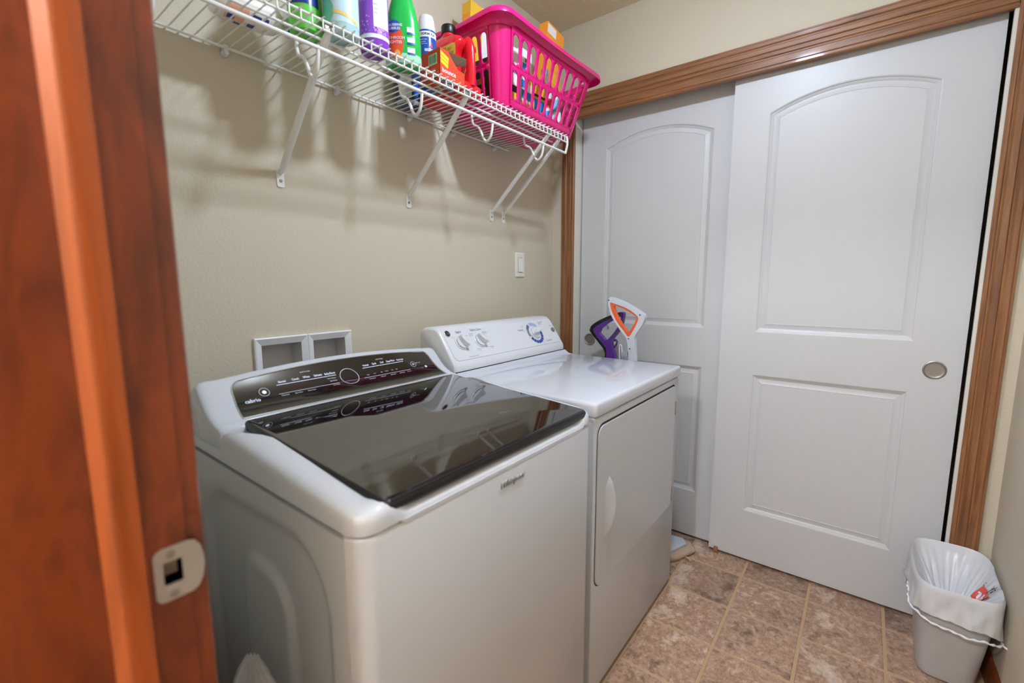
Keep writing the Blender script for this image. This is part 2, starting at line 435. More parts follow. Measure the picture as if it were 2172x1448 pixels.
# ---- ceiling fixtures: flush disc in the room (out of frame), globe in the hallway
def disc_light(name, label, cx, cy, r, strength, col):
    t = thing(name, label, 'ceiling light', (cx, cy, ZC))
    obj('canopy', lathe(bmesh.new(), [(.0001, 0), (r+.03, 0), (r+.03, -.012), (r+.012, -.030), (r+.004, -.030), (r+.002, -.024), (.0001, -.020)], (cx, cy, ZC), 40), m_wplast, t)
    obj('diffuser', lathe(bmesh.new(), [(r, -.026), (r*.985, -.037), (r*.9, -.049), (r*.72, -.058), (r*.4, -.064), (.0001, -.066)], (cx, cy, ZC), 40, cap=False), mat(name+'_glow', col, emit=strength), t)
def globe_light(name, label, cx, cy, r, strength, col):
    t = thing(name, label, 'ceiling light', (cx, cy, ZC))
    obj('canopy', lathe(bmesh.new(), [(.0001, 0), (.07, 0), (.07, -.018), (.045, -.03), (.0001, -.03)], (cx, cy, ZC), 32), m_nickel, t)
    b = bmesh.new(); bmesh.ops.create_icosphere(b, subdivisions=3, radius=r, matrix=Matrix.Translation((cx, cy, ZC-.03-r)))
    obj('globe', b, mat(name+'_glow', col, emit=strength), t)
disc_light('ceiling_light', 'flush disc ceiling light in the middle of the laundry room', -1.05, -.99, .06, BULB, (216, 233, 255))
globe_light('hall_light', 'frosted globe ceiling light in the hallway outside the doorway', -2.95, -.86, .08, HALLBULB, (238, 242, 255))

# ================================================================ DRYER
DX0, DX1, DY, DT = -1.006, -.304, -.787, .905
dr = thing('clothes_dryer', 'white front-loading dryer with dials and a raised control console', 'dryer', (-.655, -.44, 0))
bm = B(DX0+.002, DX1-.004, DY+.003, -.095, .014, .861, bev=.006)
for x in (DX0+.05, DX1-.05):
    for y in (DY+.06, -.15): lathe(bm, [(.02, 0), (.02, .016)], (x, y, 0), 12)
cab = obj('cabinet', bm, m_cab, dr)
obj('top_panel', B(DX0, DX1, DY-.003, -.10, .8625, DT, bev=.011, seg=4), m_white, dr)
# door
def capsule_gap():
    o = rrect(-.986, -.352, .356, .834, .03, 8, (.022, .035, .035, .022))
    fn = lambda u, v, wv: (u, DY+.0065-wv, v)
    dd = obj('door', prism(o, [], fn, .0075), m_cab, dr)
    md = dd.modifiers.new('b', 'BEVEL'); md.width = .0025; md.segments = 2; md.limit_method = 'ANGLE'
    o2 = rrect(-.9895, -.349, .3525, .8405, .034, 8, (.024, .038, .038, .024))
    obj('door_gap', prism(o2, [], lambda u, v, wv: (u, DY+.0035-wv, v), .0008), m_dark, dr)
    # handle: bowed grip on the left of the door
    hb = bmesh.new(); rows = []
    for k in range(13):
        t = k/12; z = .494+.176*t
        bow = math.sin(PI*min(1, max(0, t)))**.55
        xl = -.938+ (.022*max(0, (t-.8)/.2)**2) - .0*t; xr = xl+.005+.034*bow*(.8+.3*t)
        ring = []
        for q in range(9):
            f = q/8; ring.append((xl+(xr-xl)*f, DY-.001-.017*math.sin(PI*min(.5,f*.5+.0))*bow*(.4+.6*f), z))
        ring += [(xr+.001, DY+.001, z), (xl-.0005, DY+.001, z)]
        rows.append(ring)
    loft(hb, rows); obj('handle', hb, m_cab, dd, 40)
    for z0 in (.718, .370):
        obj('hinge', B(-.3535, -.3415, DY-.003, DY+.004, z0, z0+.053, bev=.001), m_nickel, dd)
capsule_gap()
# console: profile lofted along x
CP = [(-.085,.903),(-.085,1.045),(-.092,1.060),(-.108,1.068),(-.150,1.0705),(-.168,1.068),(-.180,1.061),(-.190,1.050),(-.2555,.9543),(-.2605,.946),(-.2630,.936),(-.2638,.926),(-.264,.903)]
def console_ring(x, k):
    cy, cz = -.17, .96
    return [(x, y+(cy-y)*k, z+(cz-z)*k if z > .92 else z) for y, z in CP]
bm = loft(bmesh.new(), [console_ring(x, k) for x, k in ((DX0+.001,.09),(DX0+.003,.05),(DX0+.008,.02),(DX0+.016,0),(DX1-.016,0),(DX1-.008,.02),(DX1-.003,.05),(DX1-.001,.09))])
con = obj('console', bm, m_wplast, dr, 50)
obj('console_seam', B(DX0+.005, DX1-.005, -.2652, -.260, .9215, .9242), m_dark, dr, 0)
sw = [(-.2645,.9215),(-.2705,.9195),(-.276,.9155),(-.285,.9095),(-.297,.9062),(-.312,.9048),(-.312,.900),(-.2645,.900)]
obj('back_sweep', loft(bmesh.new(), [[(x, y, z) for y, z in sw] for x in (DX0+.004, DX1-.004)]), m_white, dr, 60)
tD = Vector((0, .070, .102)).normalized(); nD = Vector((0, -tD.z, tD.y)); bD = Vector((0, -.255, .955))
def FD(x, s, off=.0006): return Vector((x, 0, 0))+bD+tD*s+nD*off
# face plate with round lower corners
o = rrect(-.990, -.318, .004, .124, .02, 8)
pl = obj('face_plate', prism(o, [], lambda u, v, wv: FD(u, v, -.001+wv), .003), m_wplast, con)
md = pl.modifiers.new('b', 'BEVEL'); md.width = .0018; md.segments = 2; md.limit_method = 'ANGLE'
fo = .0024
def knob(x, s, r, ang, big=False):
    def P(u, v, h):
        c, sn = math.cos(ang), math.sin(ang)
        return FD(x+u*c-v*sn, s+u*sn+v*c, fo+h)
    k = thing_part('knob', con)
    base = bmesh.new(); seg = 32
    loft(base, [[P(rr*math.cos(2*PI*i/seg), rr*math.sin(2*PI*i/seg), h) for i in range(seg)] for rr, h in ((r,0),(r,.002),(r*.86,.0045),(r*.86,.0075),(r*.8,.009))])
    kb = obj('knob', base, m_wplast, con); kb['label'] = 'white turning dial on the dryer console'
    rim = bmesh.new(); loft(rim, [[P(rr*math.cos(2*PI*i/seg), rr*math.sin(2*PI*i/seg), h) for i in range(seg)] for rr, h in ((r*.87,.0040),(r*.89,.0055),(r*.87,.0070))], False, False)
    obj('chrome_ring', rim, m_chrome, kb)
    grip = bmesh.new(); L, Wd = r*.86, r*.30
    lens = lambda e, sc: [(sc*L*math.cos(2*PI*i/24), (sc*Wd*abs(math.sin(2*PI*i/24))**1.25*math.copysign(1, math.sin(2*PI*i/24)))) for i in range(24)]
    loft(grip, [[P(u, v, h) for u, v in lens(0, sc)] for sc, h in ((1,.008),(1.0,.022),(.96,.026),(.8,.0275))])
    obj('grip', grip, m_wplast, kb, 50)
    tp = bmesh.new(); tri = [(-r*1.28, 0), (-r*.92, r*.22), (-r*.92, -r*.22)]
    loft(tp, [[P(u, v, h) for u, v in tri] for h in (.0004, .003)])
    obj('pointer', tp, mat('knob_pointer', (200, 198, 194), rough=.4), kb, 0)
def thing_part(n, p): return None
knob(-.925, .070, .0285, math.radians(118)); knob(-.828, .068, .0285, math.radians(128)); knob(-.479, .064, .0295, math.radians(18), True)
# printed ring round the timer dial
def ringseg(a0, a1, m, r0=.0365, r1=.0505, n=1, name='printed_ring'):
    bm = bmesh.new(); gap = 2.2 if n > 1 else 0
    for k in range(n):
        b0 = a0+(a1-a0)*k/n+gap/2; b1 = a0+(a1-a0)*(k+1)/n-gap/2; q = 6
        loft(bm, [[FD(-.479+rr*math.cos(math.radians(b0+(b1-b0)*i/q)), .064+rr*math.sin(math.radians(b0+(b1-b0)*i/q)), fo+.0004) for i in range(q+1)] for rr in (r0, r1)], False, False, closed=False)
    obj(name, bm, m, con, 0)
ringseg(205, 385, m_blueprint, n=9); ringseg(118, 150, mat('slate_print', (84, 94, 110)), n=3); ringseg(150, 196, mat('slate_print2', (122, 136, 154)), n=1); ringseg(42, 108, m_lblue, n=2)
fdn = lambda u, v: FD(u, v, fo+.0004)
texts([('Signal', .0125, -.918, .113), ('Fabric Care', .0125, -.826, .114), ('Cottons', .011, -.566, .086), ('Time Dry', .011, -.405, .019), ('Start', .008, -.342, .088), ('Easy Care', .008, -.404, .112), ('Timed', .007, -.414, .103)], fdn, mat('slate_text', (92, 104, 122)), con)
texts([('On', .006, -.955, .094), ('Off', .006, -.888, .094), ('Cottons', .006, -.862, .1), ('Regular Heat', .0045, -.862, .093), ('Easy Care', .006, -.786, .1), ('Medium Heat', .0045, -.786, .093), ('Delicates', .006, -.855, .036), ('Low Heat', .0045, -.855, .029), ('No Heat', .006, -.782, .037), ('Fluff', .0045, -.782, .03), ('EXTRA LARGE CAPACITY', .0045, -.895, .011), ('Dry', .005, -.535, .108), ('More Dry', .005, -.54, .1), ('Less Dry', .005, -.545, .078), ('70', .005, -.477, .008), ('60', .005, -.5, .011), ('50', .005, -.455, .01), ('40', .005, -.434, .02), ('Off', .005, -.535, .045), ('20', .005, -.423, .05)], fdn, m_gray, con)
def disc(x, s, r, m, name, h=.002, seg=28, prof=None):
    bm = bmesh.new(); prof = prof or ((r,0),(r,h*.7),(r*.9,h),(r*.7,h))
    loft(bm, [[FD(x+rr*math.cos(2*PI*i/seg), s+rr*math.sin(2*PI*i/seg), fo+hh) for i in range(seg)] for rr, hh in prof])
    return obj(name, bm, m, con)
disc(-.338, .066, .011, mat('grey_button', (112, 116, 120), rough=.35), 'start_button', .004)
bd = disc(-.972, .111, .0125, m_chrome, 'badge', .002); bd['label'] = 'round chrome maker badge with looped initials'
disc(-.972, .111, .0108, m_black, 'badge_inlay', .0024)
text('GE', .0125, lambda u, v: FD(-.972+u, .111+v, fo+.0032), m_chrome, con, shear=.25, bold=.0002)

# ================================================================ WASHER
WX0, WX1, WYF, WYB = -1.738, -1.056, -.806, -.15
ws = thing('washing_machine', 'white top-loading washer with black glass lid and touch panel', 'washing machine', (-1.4, -.48, 0))
def side_depth(y, z):
    def ss(a, b, t): t = max(0, min(1, (t-a)/(b-a))); return t*t*(3-2*t)
    def region(y0, y1, ztop, r, soft):      # 1 inside
        cx, cz = (y0+y1)/2, ztop-1; hx, hz = (y1-y0)/2, 1
        dx, dz = abs(y-cx)-(hx-r), (z-cz)-(hz-r)
        d = math.hypot(max(dx, 0), max(dz, 0))+min(max(dx, dz), 0)-r
        return 1-ss(-soft, soft*.2, d)
    zt = .800+(-.2-y)*.055
    return .011*region(-.722, -.205, zt, .13, .028) - .008*region(-.585, -.372, .715, .09, .022)
def washer_outline(n=5):
    return rrect(WX0, WX1, WYF, WYB, .03, n, (.012, .012, .035, .03))
bm = bmesh.new()
out = []
for x, y in washer_outline():
    out.append((x, y))
    if abs(x-WX0) < 1e-6 and abs(y-(WYB-.012)) < 1e-6: out += [(WX0+.016, WYB-.013), (WX0+.016, WYF+.037)]
# body rings, left side rebuilt as a pressed panel grid
zs_ = [.015, .02, .862, .868]
rings = []
for z, d in ((.015, .006), (.022, 0), (.860, 0), (.8655, .002), (.868, .005)):
    cx, cy = (WX0+WX1)/2, (WYF+WYB)/2
    rings.append([(x+(cx-x)*d*2.5, y+(cy-y)*d*2.5, z) for x, y in out])
body = loft(bm, rings)
for x in (WX0+.05, WX1-.05):
    for y in (WYF+.06, -.21): lathe(bm, [(.02, 0), (.02, .018)], (x, y, 0), 12)
obj('cabinet', bm, m_cab, ws, 40)
gb = bmesh.new(); ny, nz = 90, 110; grid = []
for j in range(nz+1):
    z = .024+.838*j/nz; row = []
    for i in range(ny+1):
        y = -.7695+(.6065*i/ny); row.append(gb.verts.new((WX0+side_depth(y, z), y, z)))
    grid.append(row)
for j in range(nz):
    for i in range(ny): gb.faces.new((grid[j][i], grid[j][i+1], grid[j+1][i+1], grid[j+1][i]))
per = grid[0][:]+[r[-1] for r in grid[1:]]+grid[-1][-2::-1]+[r[0] for r in grid[-2:0:-1]]
pv = [gb.verts.new((WX0+.016, v.co.y, v.co.z)) for v in per]
for i in range(len(per)):
    j = (i+1) % len(per); gb.faces.new((per[i], per[j], pv[j], pv[i]))
obj('side_panel', gb, m_cab, ws, 60)
# white top frame around the lid
def zl(y): return .905+(y+.79)*(.033/.468)
def ss(a, b, t): t = max(0, min(1, (t-a)/(b-a))); return t*t*(3-2*t)
def Htop(x, y):
    h = zl(max(-.79, min(y, -.322)))+.001
    front = 1-ss(-.80, -.765, y)
    mid = ss(WX0+.048, WX0+.088, x)*(1-ss(WX1-.06, WX1-.025, x))
    h -= .022*front*mid
    h = h+(.898-h)*ss(-.345, -.335, y)
    return h
def dense(pts, n):
    out = []
    for i in range(len(pts)):
        a, b = Vector(pts[i]), Vector(pts[(i+1) % len(pts)])
        m = max(1, int((b-a).length/n))
        out += [tuple(a+(b-a)*k/m) for k in range(m)]
    return out
oo = dense(rrect(WX0, WX1, WYF, WYB, .03, 5, (.012, .012, .035, .03)), .012)
def inner(x, y):
    ix0, ix1, iy0, iy1 = -1.688, -1.078, -.772, -.325
    fx = (x-WX0)/(WX1-WX0); fy = (y-WYF)/(WYB-WYF)
    return (ix0+(ix1-ix0)*fx, iy0+(iy1-iy0)*fy)
rings = []
for f, dz, mode in ((0, 0, 'b'), (0, -.020, 'h'), (.05, -.010, 'h'), (.17, -.0035, 'h'), (.38, 0, 'h'), (.8, -.0005, 'h'), (1, -.004, 'h'), (1.02, -.05, 'h')):
    r = []
    for x, y in oo:
        a, b = inner(x, y); X, Y = x+(a-x)*f, y+(b-y)*f
        hz = Htop(x, y)+dz
        r.append((X, Y, .8715 if mode == 'b' else hz))
    rings.append(r)
tb2 = loft(bmesh.new(), rings, cap0=True, cap1=True)
obj('top_frame', tb2, m_white, ws, 50)
# lid
LX0, LX1, LY0, LY1 = -1.690, -1.075, -.802, -.3215
def lidring(d, dz): return [(x, y, zl(y)+dz) for x, y in rrect(LX0+d, LX1-d, LY0+d, LY1-d, max(.004, .016-d), 6)]
lid = obj('lid', loft(bmesh.new(), [lidring(.006, -.018), lidring(.0, -.012), lidring(0, -.002), lidring(.0035, .0022), lidring(.0065, .0030)]), m_black, ws, 60)
lid['label'] = 'black glass lid'
obj('lid_glass', loft(bmesh.new(), [lidring(.0066, .002), lidring(.0068, .0038), lidring(.009, .0042)]), m_glass, lid, 20)
obj('edge_strip', tube(bmesh.new(), [(x, LY0+.003, zl(LY0)+.0022) for x in (LX0+.015, LX1-.015)], .0022), mat('graphite', (64, 66, 72), rough=.18, metal=.8), lid)
# console
XC, UB = -1.3885, .085
def zs(u): return .941+.15*u+6.4*u*u if u > 0 else .941+.15*u
def utop(x): return .0885+.011*(1-min(1, abs((x-XC)/.30))**2)
def cprof(x):
    ut = utop(x); pts = [(-.342, .897), (-.342, .930), (-.336, .936)]
    pts += [(-.318+u, zs(u)) for u in (-.01, 0, .015, .03, .045, .06, .075)]
    pts += [(-.318+ut, zs(ut)), (-.318+ut+.008, zs(ut)+.0075), (-.318+ut+.015, zs(ut)+.0095), (-.318+ut+.024, zs(ut)+.0075), (-.318+ut+.034, zs(ut)+.001), (-.165, zs(ut)-.016), (-.156, zs(ut)-.028), (-.152, .897)]
    return pts
rings = []
for x, k, dzz in [(WX0+.001, .13, .010), (WX0+.004, .07, .004), (WX0+.010, .02, .001), (WX0+.02, 0, 0)]+[(WX0+.02+(WX1-WX0-.04)*i/24, 0, 0) for i in range(1, 24)]+[(WX1-.02, 0, 0), (WX1-.010, .02, .001), (WX1-.004, .07, .004), (WX1-.001, .13, .010)]:
    rings.append([(x, y+(-.24-y)*k*.6, (z-(z-.897)*k) if z > .9 else z) for y, z in cprof(min(max(x, WX0+.03), WX1-.03))])
wc = obj('console', loft(bmesh.new(), rings), m_white, ws, 60)
# control panel glass
def WP(x, u, off=.0012):
    dz = .15+12.8*max(u, 0); n = Vector((0, -dz, 1)).normalized()
    return Vector((x, -.318+u, zs(u)))+n*off
def pbound(x):      # lower / upper u limits with rounded upper corners
    x0, x1 = -1.6835, -1.0935
    u1 = utop(x); r = .02
    for e in (x-x0, x1-x):
        if e < r: u1 -= (r-math.sqrt(max(0, r*r-(r-e)**2)))*.8
    return .003, u1
xs = [-1.6835+.59*(1-math.cos(PI*i/60))/2 for i in range(61)]
bm = bmesh.new(); rows = []
for x in xs:
    a, b = pbound(x); k = 12
    lean = (x-XC)/.295
    rows.append([WP(x-.008*lean*(i/k)+.0, a+(b-a)*i/k) for i in range(k+1)])
loft(bm, rows, False, False, closed=False)
cpn = obj('control_panel', bm, m_panel, wc, 60); cpn['label'] = 'black glass touch control panel'
edge = [r[-1] for r in rows]; left = list(reversed(rows[0])); right = rows[-1]
obj('panel_trim', tube(bmesh.new(), [v for v in reversed(left)]+edge[1:-1]+[v for v in reversed(right)], .0018, 6), m_chrome, wc)
obj('panel_foot', tube(bmesh.new(), [r[0] for r in rows], .0022, 6), m_chrome, wc)
wpf = lambda u, v: WP(u, v, .0020)
texts([('Normal', .0058, -1.566, .0765), ('Casuals', .0058, -1.533, .077), ('Whites', .0058, -1.505, .0775), ('Delicates', .0058, -1.475, .077), ('Bulky/Sheets', .0058, -1.4425, .0765),
       ('Normal', .0058, -1.332, .0805), ('Quick', .0058, -1.304, .081), ('Cold', .0058, -1.278, .081), ('Deep Water', .0058, -1.247, .081), ('ColorLast', .0058, -1.2135, .0805)], wpf, m_led, wc)
texts([('WHAT TO WASH', .0033, -1.503, .0872), ('HOW TO WASH', .0033, -1.281, .0885), ('Delay Start', .0040, -1.572, .048), ('Extra Rinse', .0040, -1.54, .0475), ('Steam Clean', .0040, -1.508, .0475), ('Fabric Softener', .0038, -1.444, .066), ('Rinse & Spin', .0038, -1.442, .060), ('Cycle Status', .0038, -1.441, .049),
       ('Temperature', .0040, -1.335, .0465), ('Soil Level', .0040, -1.298, .0465), ('Spin Speed', .0040, -1.264, .0465), ('Deep Rinse', .0040, -1.232, .0465), ('Presoak', .0040, -1.206, .0465), ('Warm', .0033, -1.34, .058), ('Hot', .0033, -1.318, .0585), ('Light', .0033, -1.295, .059), ('Medium', .0033, -1.278, .059), ('Slow', .0033, -1.258, .059), ('High', .0033, -1.243, .059), ('Hold to Lock', .0033, -1.157, .066), ('Sensing', .0033, -1.152, .05)], wpf, m_print, wc)
def strip(u0, v0, u1, v1, h, m, name='printed_line'):
    bm = bmesh.new(); n = 10
    loft(bm, [[WP(u0+(u1-u0)*i/n, v0+(v1-v0)*i/n+s*h/2, .0019) for i in range(n+1)] for s in (-1, 1)], False, False, closed=False)
    obj(name, bm, m, wc, 0)
strip(-1.581, .0715, -1.428, .0715, .0007, m_led); strip(-1.345, .0755, -1.205, .0755, .0007, m_led)
strip(-1.585, .0525, -1.43, .0525, .0007, m_print); strip(-1.357, .0515, -1.198, .0515, .0007, m_print)
def wring(x, u, r0, r1, m, name, asp=1.0):
    bm = bmesh.new(); n = 40
    loft(bm, [[WP(x+r*math.cos(2*PI*i/n), u+r*asp*math.sin(2*PI*i/n), .0019) for i in range(n)] for r in (r0, r1)], False, False)
    obj(name, bm, m, wc, 0)
wring(-1.3945, .062, .0250, .0262, m_print, 'dial_ring', .72)
wring(-1.6132, .0625, .0105, .0114, m_print, 'power_ring', .75); wring(-1.6132, .0625, .0001, .0045, m_led, 'power_button', .75); wring(-1.6132, .0625, .0015, .0022, m_panel, 'power_symbol', .75)
wring(-1.1763, .0637, .0085, .0093, m_print, 'start_ring', .75)
text('DII', .006, lambda u, v: WP(-1.1763+u, .0637+v, .0021), m_led, wc)
wring(-1.137, .0515, .0001, .0042, m_print, 'energy_mark', .75)
text('cabrio', .0125, lambda u, v: WP(-1.6445+u, .0485+v*.9, .0021), m_print, wc, bold=.0003, sx=1.05)
# front emblem
text('Whirlpool', .0185, lambda u, v, c: Vector((-1.3935+u, WYF-.0012-c, .838+v)), mat('emblem_silver', (176, 174, 170), rough=.3, metal=.5), ws, name='emblem', shear=.3, extrude=.0012, bold=.0002)

# ================================================================ WIRE SHELF
SZ = 1.811; XL, XE = -1.925, -.394
sh = thing('wire_shelf', 'white vinyl-coated wire shelf with hanging rod above the washer and dryer', 'shelf', ((XL+XE)/2, -.16, SZ))
def rod(name, y, z, r, x0=XL, x1=XE, lab=None):
    o = obj(name, tube(bmesh.new(), [(x0, y, z), (x1, y, z)], r, 10), m_wire, sh)
rod('back_rod', -.012, SZ, .0033); rod('middle_rod', -.246, SZ-.005, .0033); rod('lip_rod', -.3145, SZ+.001, .0028); rod('lip_rod', -.3145, SZ-.018, .0028)
rod('hanging_rod', -.309, 1.752, .0046, XL, XE+.002)
wb = bmesh.new(); tube(wb, smoothpts([(0, -.008, 0), (0, -.3, 0), (0, -.316, -.001), (0, -.3175, -.006), (0, -.3175, -.0235)], 3), .0019, 6)
wire0 = None; x = -1.683-.0254*9; k = 0
while x < XE+.003:
    if wire0 is None: wire0 = obj('deck_wire', wb, m_wire, sh); wire0.matrix_parent_inverse = Matrix.Translation(-sh.location); ww = wire0
    else: ww = copy_obj(wire0, sh)
    ww.location = (x, 0, SZ+.0046); x += .0254
obj('end_bar', tube(bmesh.new(), smoothpts([(XE, -.3145, SZ+.004), (XE+.001, -.318, 1.795), (XE+.001, -.316, 1.775), (XE+.001, -.309, 1.750)], 4), .0048, 8), m_wire, sh)
hk = smoothpts([(0, -.215, 1.806), (0, -.215, 1.782), (0, -.222, 1.762), (0, -.243, 1.750), (0, -.256, 1.732), (0, -.268, 1.707), (0, -.282, 1.697), (0, -.298, 1.708), (0, -.305, 1.728), (0, -.308, 1.750)], 5)
hk0 = None
for x in (-1.769, -1.464, -1.159, -.854, -.552):
    if hk0 is None: hk0 = obj('rod_hook', tube(bmesh.new(), hk, .0042, 8), m_wire, sh); hk0.matrix_parent_inverse = Matrix.Translation(-sh.location); h = hk0
    else: h = copy_obj(hk0, sh)
    h.location = (x, 0, 0)
cb = bmesh.new(); lathe(cb, [(.0075, 0), (.0085, .004), (.006, .010), (.006, .018), (.0001, .019)], (0, 0, -.012), 14, 'y'); box(cb, -.006, .006, -.018, 0, -.007, .006, bev=.002)
c0 = None
for x in (-1.846, -1.541, -1.235, -.954, -.737, -.488):
    if c0 is None: c0 = obj('wall_clip', cb, m_wplast, sh); c0.matrix_parent_inverse = Matrix.Translation(-sh.location); h = c0
    else: h = copy_obj(c0, sh)
    h.location = (x, -.0005, SZ)
def bracket(x0, x1, label):
    t = thing('shelf_bracket', label, 'bracket', (x0, 0, 1.52), 'diagonal brackets under the wire shelf')
    obj('strut', tube(bmesh.new(), [(x0, -.006, 1.532), (x0+.0, -.022, 1.546), (x1, -.297, 1.7865), (x1, -.3095, 1.7975)], [.006, .0088, .0088, .006], 10), m_wire, t)
    p = prism(rrect(x0-.0105, x0+.0105, 1.493, 1.541, .006, 4), [], lambda u, v, wv: (u, -wv, v), .003)
    obj('foot_plate', p, m_wire, t)
    s = bmesh.new(); lathe(s, [(.0045, .003), (.004, .005), (.0001, .0055)], (x0, 0, 1.511), 12, 'y'); obj('screw', s, m_nickel, t)
    obj('lip_clip', B(x1-.012, x1+.012, -.3125, -.309, 1.792, 1.814, bev=.001), m_nickel, t)
bracket(-1.42, -1.435, 'white diagonal shelf bracket nearest the door jamb, above the washer panel')
bracket(-.964, -.976, 'white diagonal shelf bracket in the middle, under the red jug')
bracket(-.503, -.515, 'left one of the two close-set white shelf brackets near the closet')
bracket(-.421, -.437, 'right one of the two close-set white shelf brackets, closest to the closet')
DZ = SZ+.0068   # resting height on the deck

# ================================================================ SHELF CONTENTS
class Sup:
    """bottle body: profile of (z, rx, ry) superellipse sections, axis through c, rotated by rot"""
    def __init__(s, c, prof, n=2.0, rot=0): s.c, s.p, s.n, s.rot = c, prof, n, rot
    def sec(s, z):
        p = s.p
        for a, b in zip(p, p[1:]):
            if a[0] <= z <= b[0] and b[0] > a[0]:
                f = (z-a[0])/(b[0]-a[0]); return a[1]+(b[1]-a[1])*f, a[2]+(b[2]-a[2])*f
        return p[-1][1:] if z > p[-1][0] else p[0][1:]
    def pt(s, th, z, off=0):
        rx, ry = s.sec(z); rx += off; ry += off
        c, sn = math.cos(th-s.rot), math.sin(th-s.rot)
        r = 1/((abs(c)/rx)**s.n+(abs(sn)/ry)**s.n)**(1/s.n)
        return Vector((s.c[0]+r*math.cos(th), s.c[1]+r*math.sin(th), s.c[2]+z))
    def body(s, seg=40):
        return loft(bmesh.new(), [[(s.c[0]+(s.pt(2*PI*i/seg, 0)-Vector(s.c)).x*0+_rad(s, 2*PI*i/seg, rx, ry)*math.cos(2*PI*i/seg), s.c[1]+_rad(s, 2*PI*i/seg, rx, ry)*math.sin(2*PI*i/seg), s.c[2]+z) for i in range(seg)] for z, rx, ry in s.p])
    def patch(s, a0, a1, z0, z1, off=.0005, n=20, k=8, shape=None):
        bm = bmesh.new(); rows = []
        for j in range(k+1):
            z = z0+(z1-z0)*j/k; b0, b1 = (a0, a1) if not shape else shape(j/k, a0, a1)
            rows.append([s.pt(math.radians(b0+(b1-b0)*i/n), z, off) for i in range(n+1)])
        return loft(bm, rows, False, False, closed=False)
    def tfn(s, ang, z, off=.0009):
        rx, ry = s.sec(z); r = (rx+ry)/2
        return lambda u, v: s.pt(math.radians(ang)+u/r, z+v, off)
def _rad(s, th, rx, ry):
    c, sn = math.cos(th-s.rot), math.sin(th-s.rot)
    return 1/((abs(c)/max(rx,1e-5))**s.n+(abs(sn)/max(ry,1e-5))**s.n)**(1/s.n)
oval = lambda t, a0, a1: ((a0+a1)/2-(a1-a0)/2*max(.02, math.sqrt(max(0, 1-(2*t-1)**2))), (a0+a1)/2+(a1-a0)/2*max(.02, math.sqrt(max(0, 1-(2*t-1)**2))))
def plast(n, rgb, **k): return mat(n, rgb, rough=k.pop('rough', .28), **k)

# purple spray bottle
c = (-1.276, -.262, DZ)
t = thing('spray_bottle', 'purple round bottle with a white label panel on the wire shelf', 'bottle', c)
S = Sup(c, [(0,.030,.030),(.002,.0345,.0345),(.008,.0370,.0370),(.150,.0370,.0370),(.175,.035,.035),(.20,.026,.026),(.215,.016,.016),(.232,.0135,.0135)])
bo = obj('body', S.body(), plast('purple_plastic', (138, 62, 190)), t)
obj('label', S.patch(-215, -50, .030, .140), mat('purple_label', (146, 74, 200), rough=.35), bo, 60)
obj('label_band', S.patch(-215, -50, .026, .036, .0008), mat('label_white', (236, 234, 238), rough=.4), bo, 60)
obj('label_panel', S.patch(-128, -62, .052, .15, .0009), MATS['label_white'], bo, 60)
texts([('DIRECTIONS: Shake well before use. Spray', .0042, 0, .04), ('fabric until damp. Do not use on leather,', .0042, 0, .03), ('suede or silk. Test on a hidden area first.', .0042, 0, .02), ('CAUTION: Keep out of reach of children', .0042, 0, .01), ('and pets. Eye irritant. Rinse with water.', .0042, 0, 0), ('Contents under no pressure. 27 FL OZ', .0042, 0, -.01)], lambda u, v: S.tfn(-95, .095, .0013)(u*.55, v), m_gray, bo)
text('FABRIC', .016, S.tfn(-152, .118, .0012), m_print, bo)
dots = bmesh.new()
for i in range(46):
    a = math.radians(random.uniform(-205, -62)); z = random.uniform(.038, .062 if a > math.radians(-128) else .082); r = random.uniform(.0014, .0026)
    if a > math.radians(-128): z = .038+(z-.038)*.5
    loft(dots, [[S.pt(a+r*math.cos(q*PI/4)/.037, z+r*math.sin(q*PI/4), .0012) for q in range(8)]], False, True)
obj('label_bubbles', dots, mat('lilac_print', (206, 160, 236), rough=.4), bo, 0)
obj('trigger_head', loft(bmesh.new(), [[(c[0]+x, c[1]+y, DZ+z) for x, y in rrect(-.016, .016, -.03, .02, .008)] for z in (.232, .262)]), m_wplast, t)

# aqua bottle with yellow stripe
c = (-1.372, -.264, DZ)
t = thing('aqua_bottle', 'pale aqua round bottle with a yellow stripe, between green and purple bottles', 'bottle', c)
S = Sup(c, [(0,.033,.033),(.003,.038,.038),(.010,.0405,.0405),(.170,.0405,.0405),(.19,.036,.036),(.205,.02,.02),(.225,.017,.017)])
bo = obj('body', S.body(), plast('aqua_plastic', (178, 214, 218), rough=.22), t)
obj('label', S.patch(-230, -40, .022, .165), mat('pale_blue_label', (196, 224, 236), rough=.3), bo, 60)
obj('label_wash', S.patch(-215, -160, .022, .165, .0008, shape=lambda f, a, b: (a, b+14*math.sin(f*9))), mat('sea_green_print', (112, 206, 184), rough=.35), bo, 60)
bm = bmesh.new(); loft(bm, [[S.pt(math.radians(-150+88*i/20), .040-.016*(i/20)**1.5+dz, .001) for i in range(21)] for dz in (0, .0075)], False, False, closed=False)
obj('label_stripe', bm, mat('yellow_stripe', (236, 204, 110), rough=.4), bo, 60)
obj('cap', lathe(bmesh.new(), [(.021, .225), (.021, .25), (.018, .255), (.0001, .255)], c, 24), m_wplast, t)

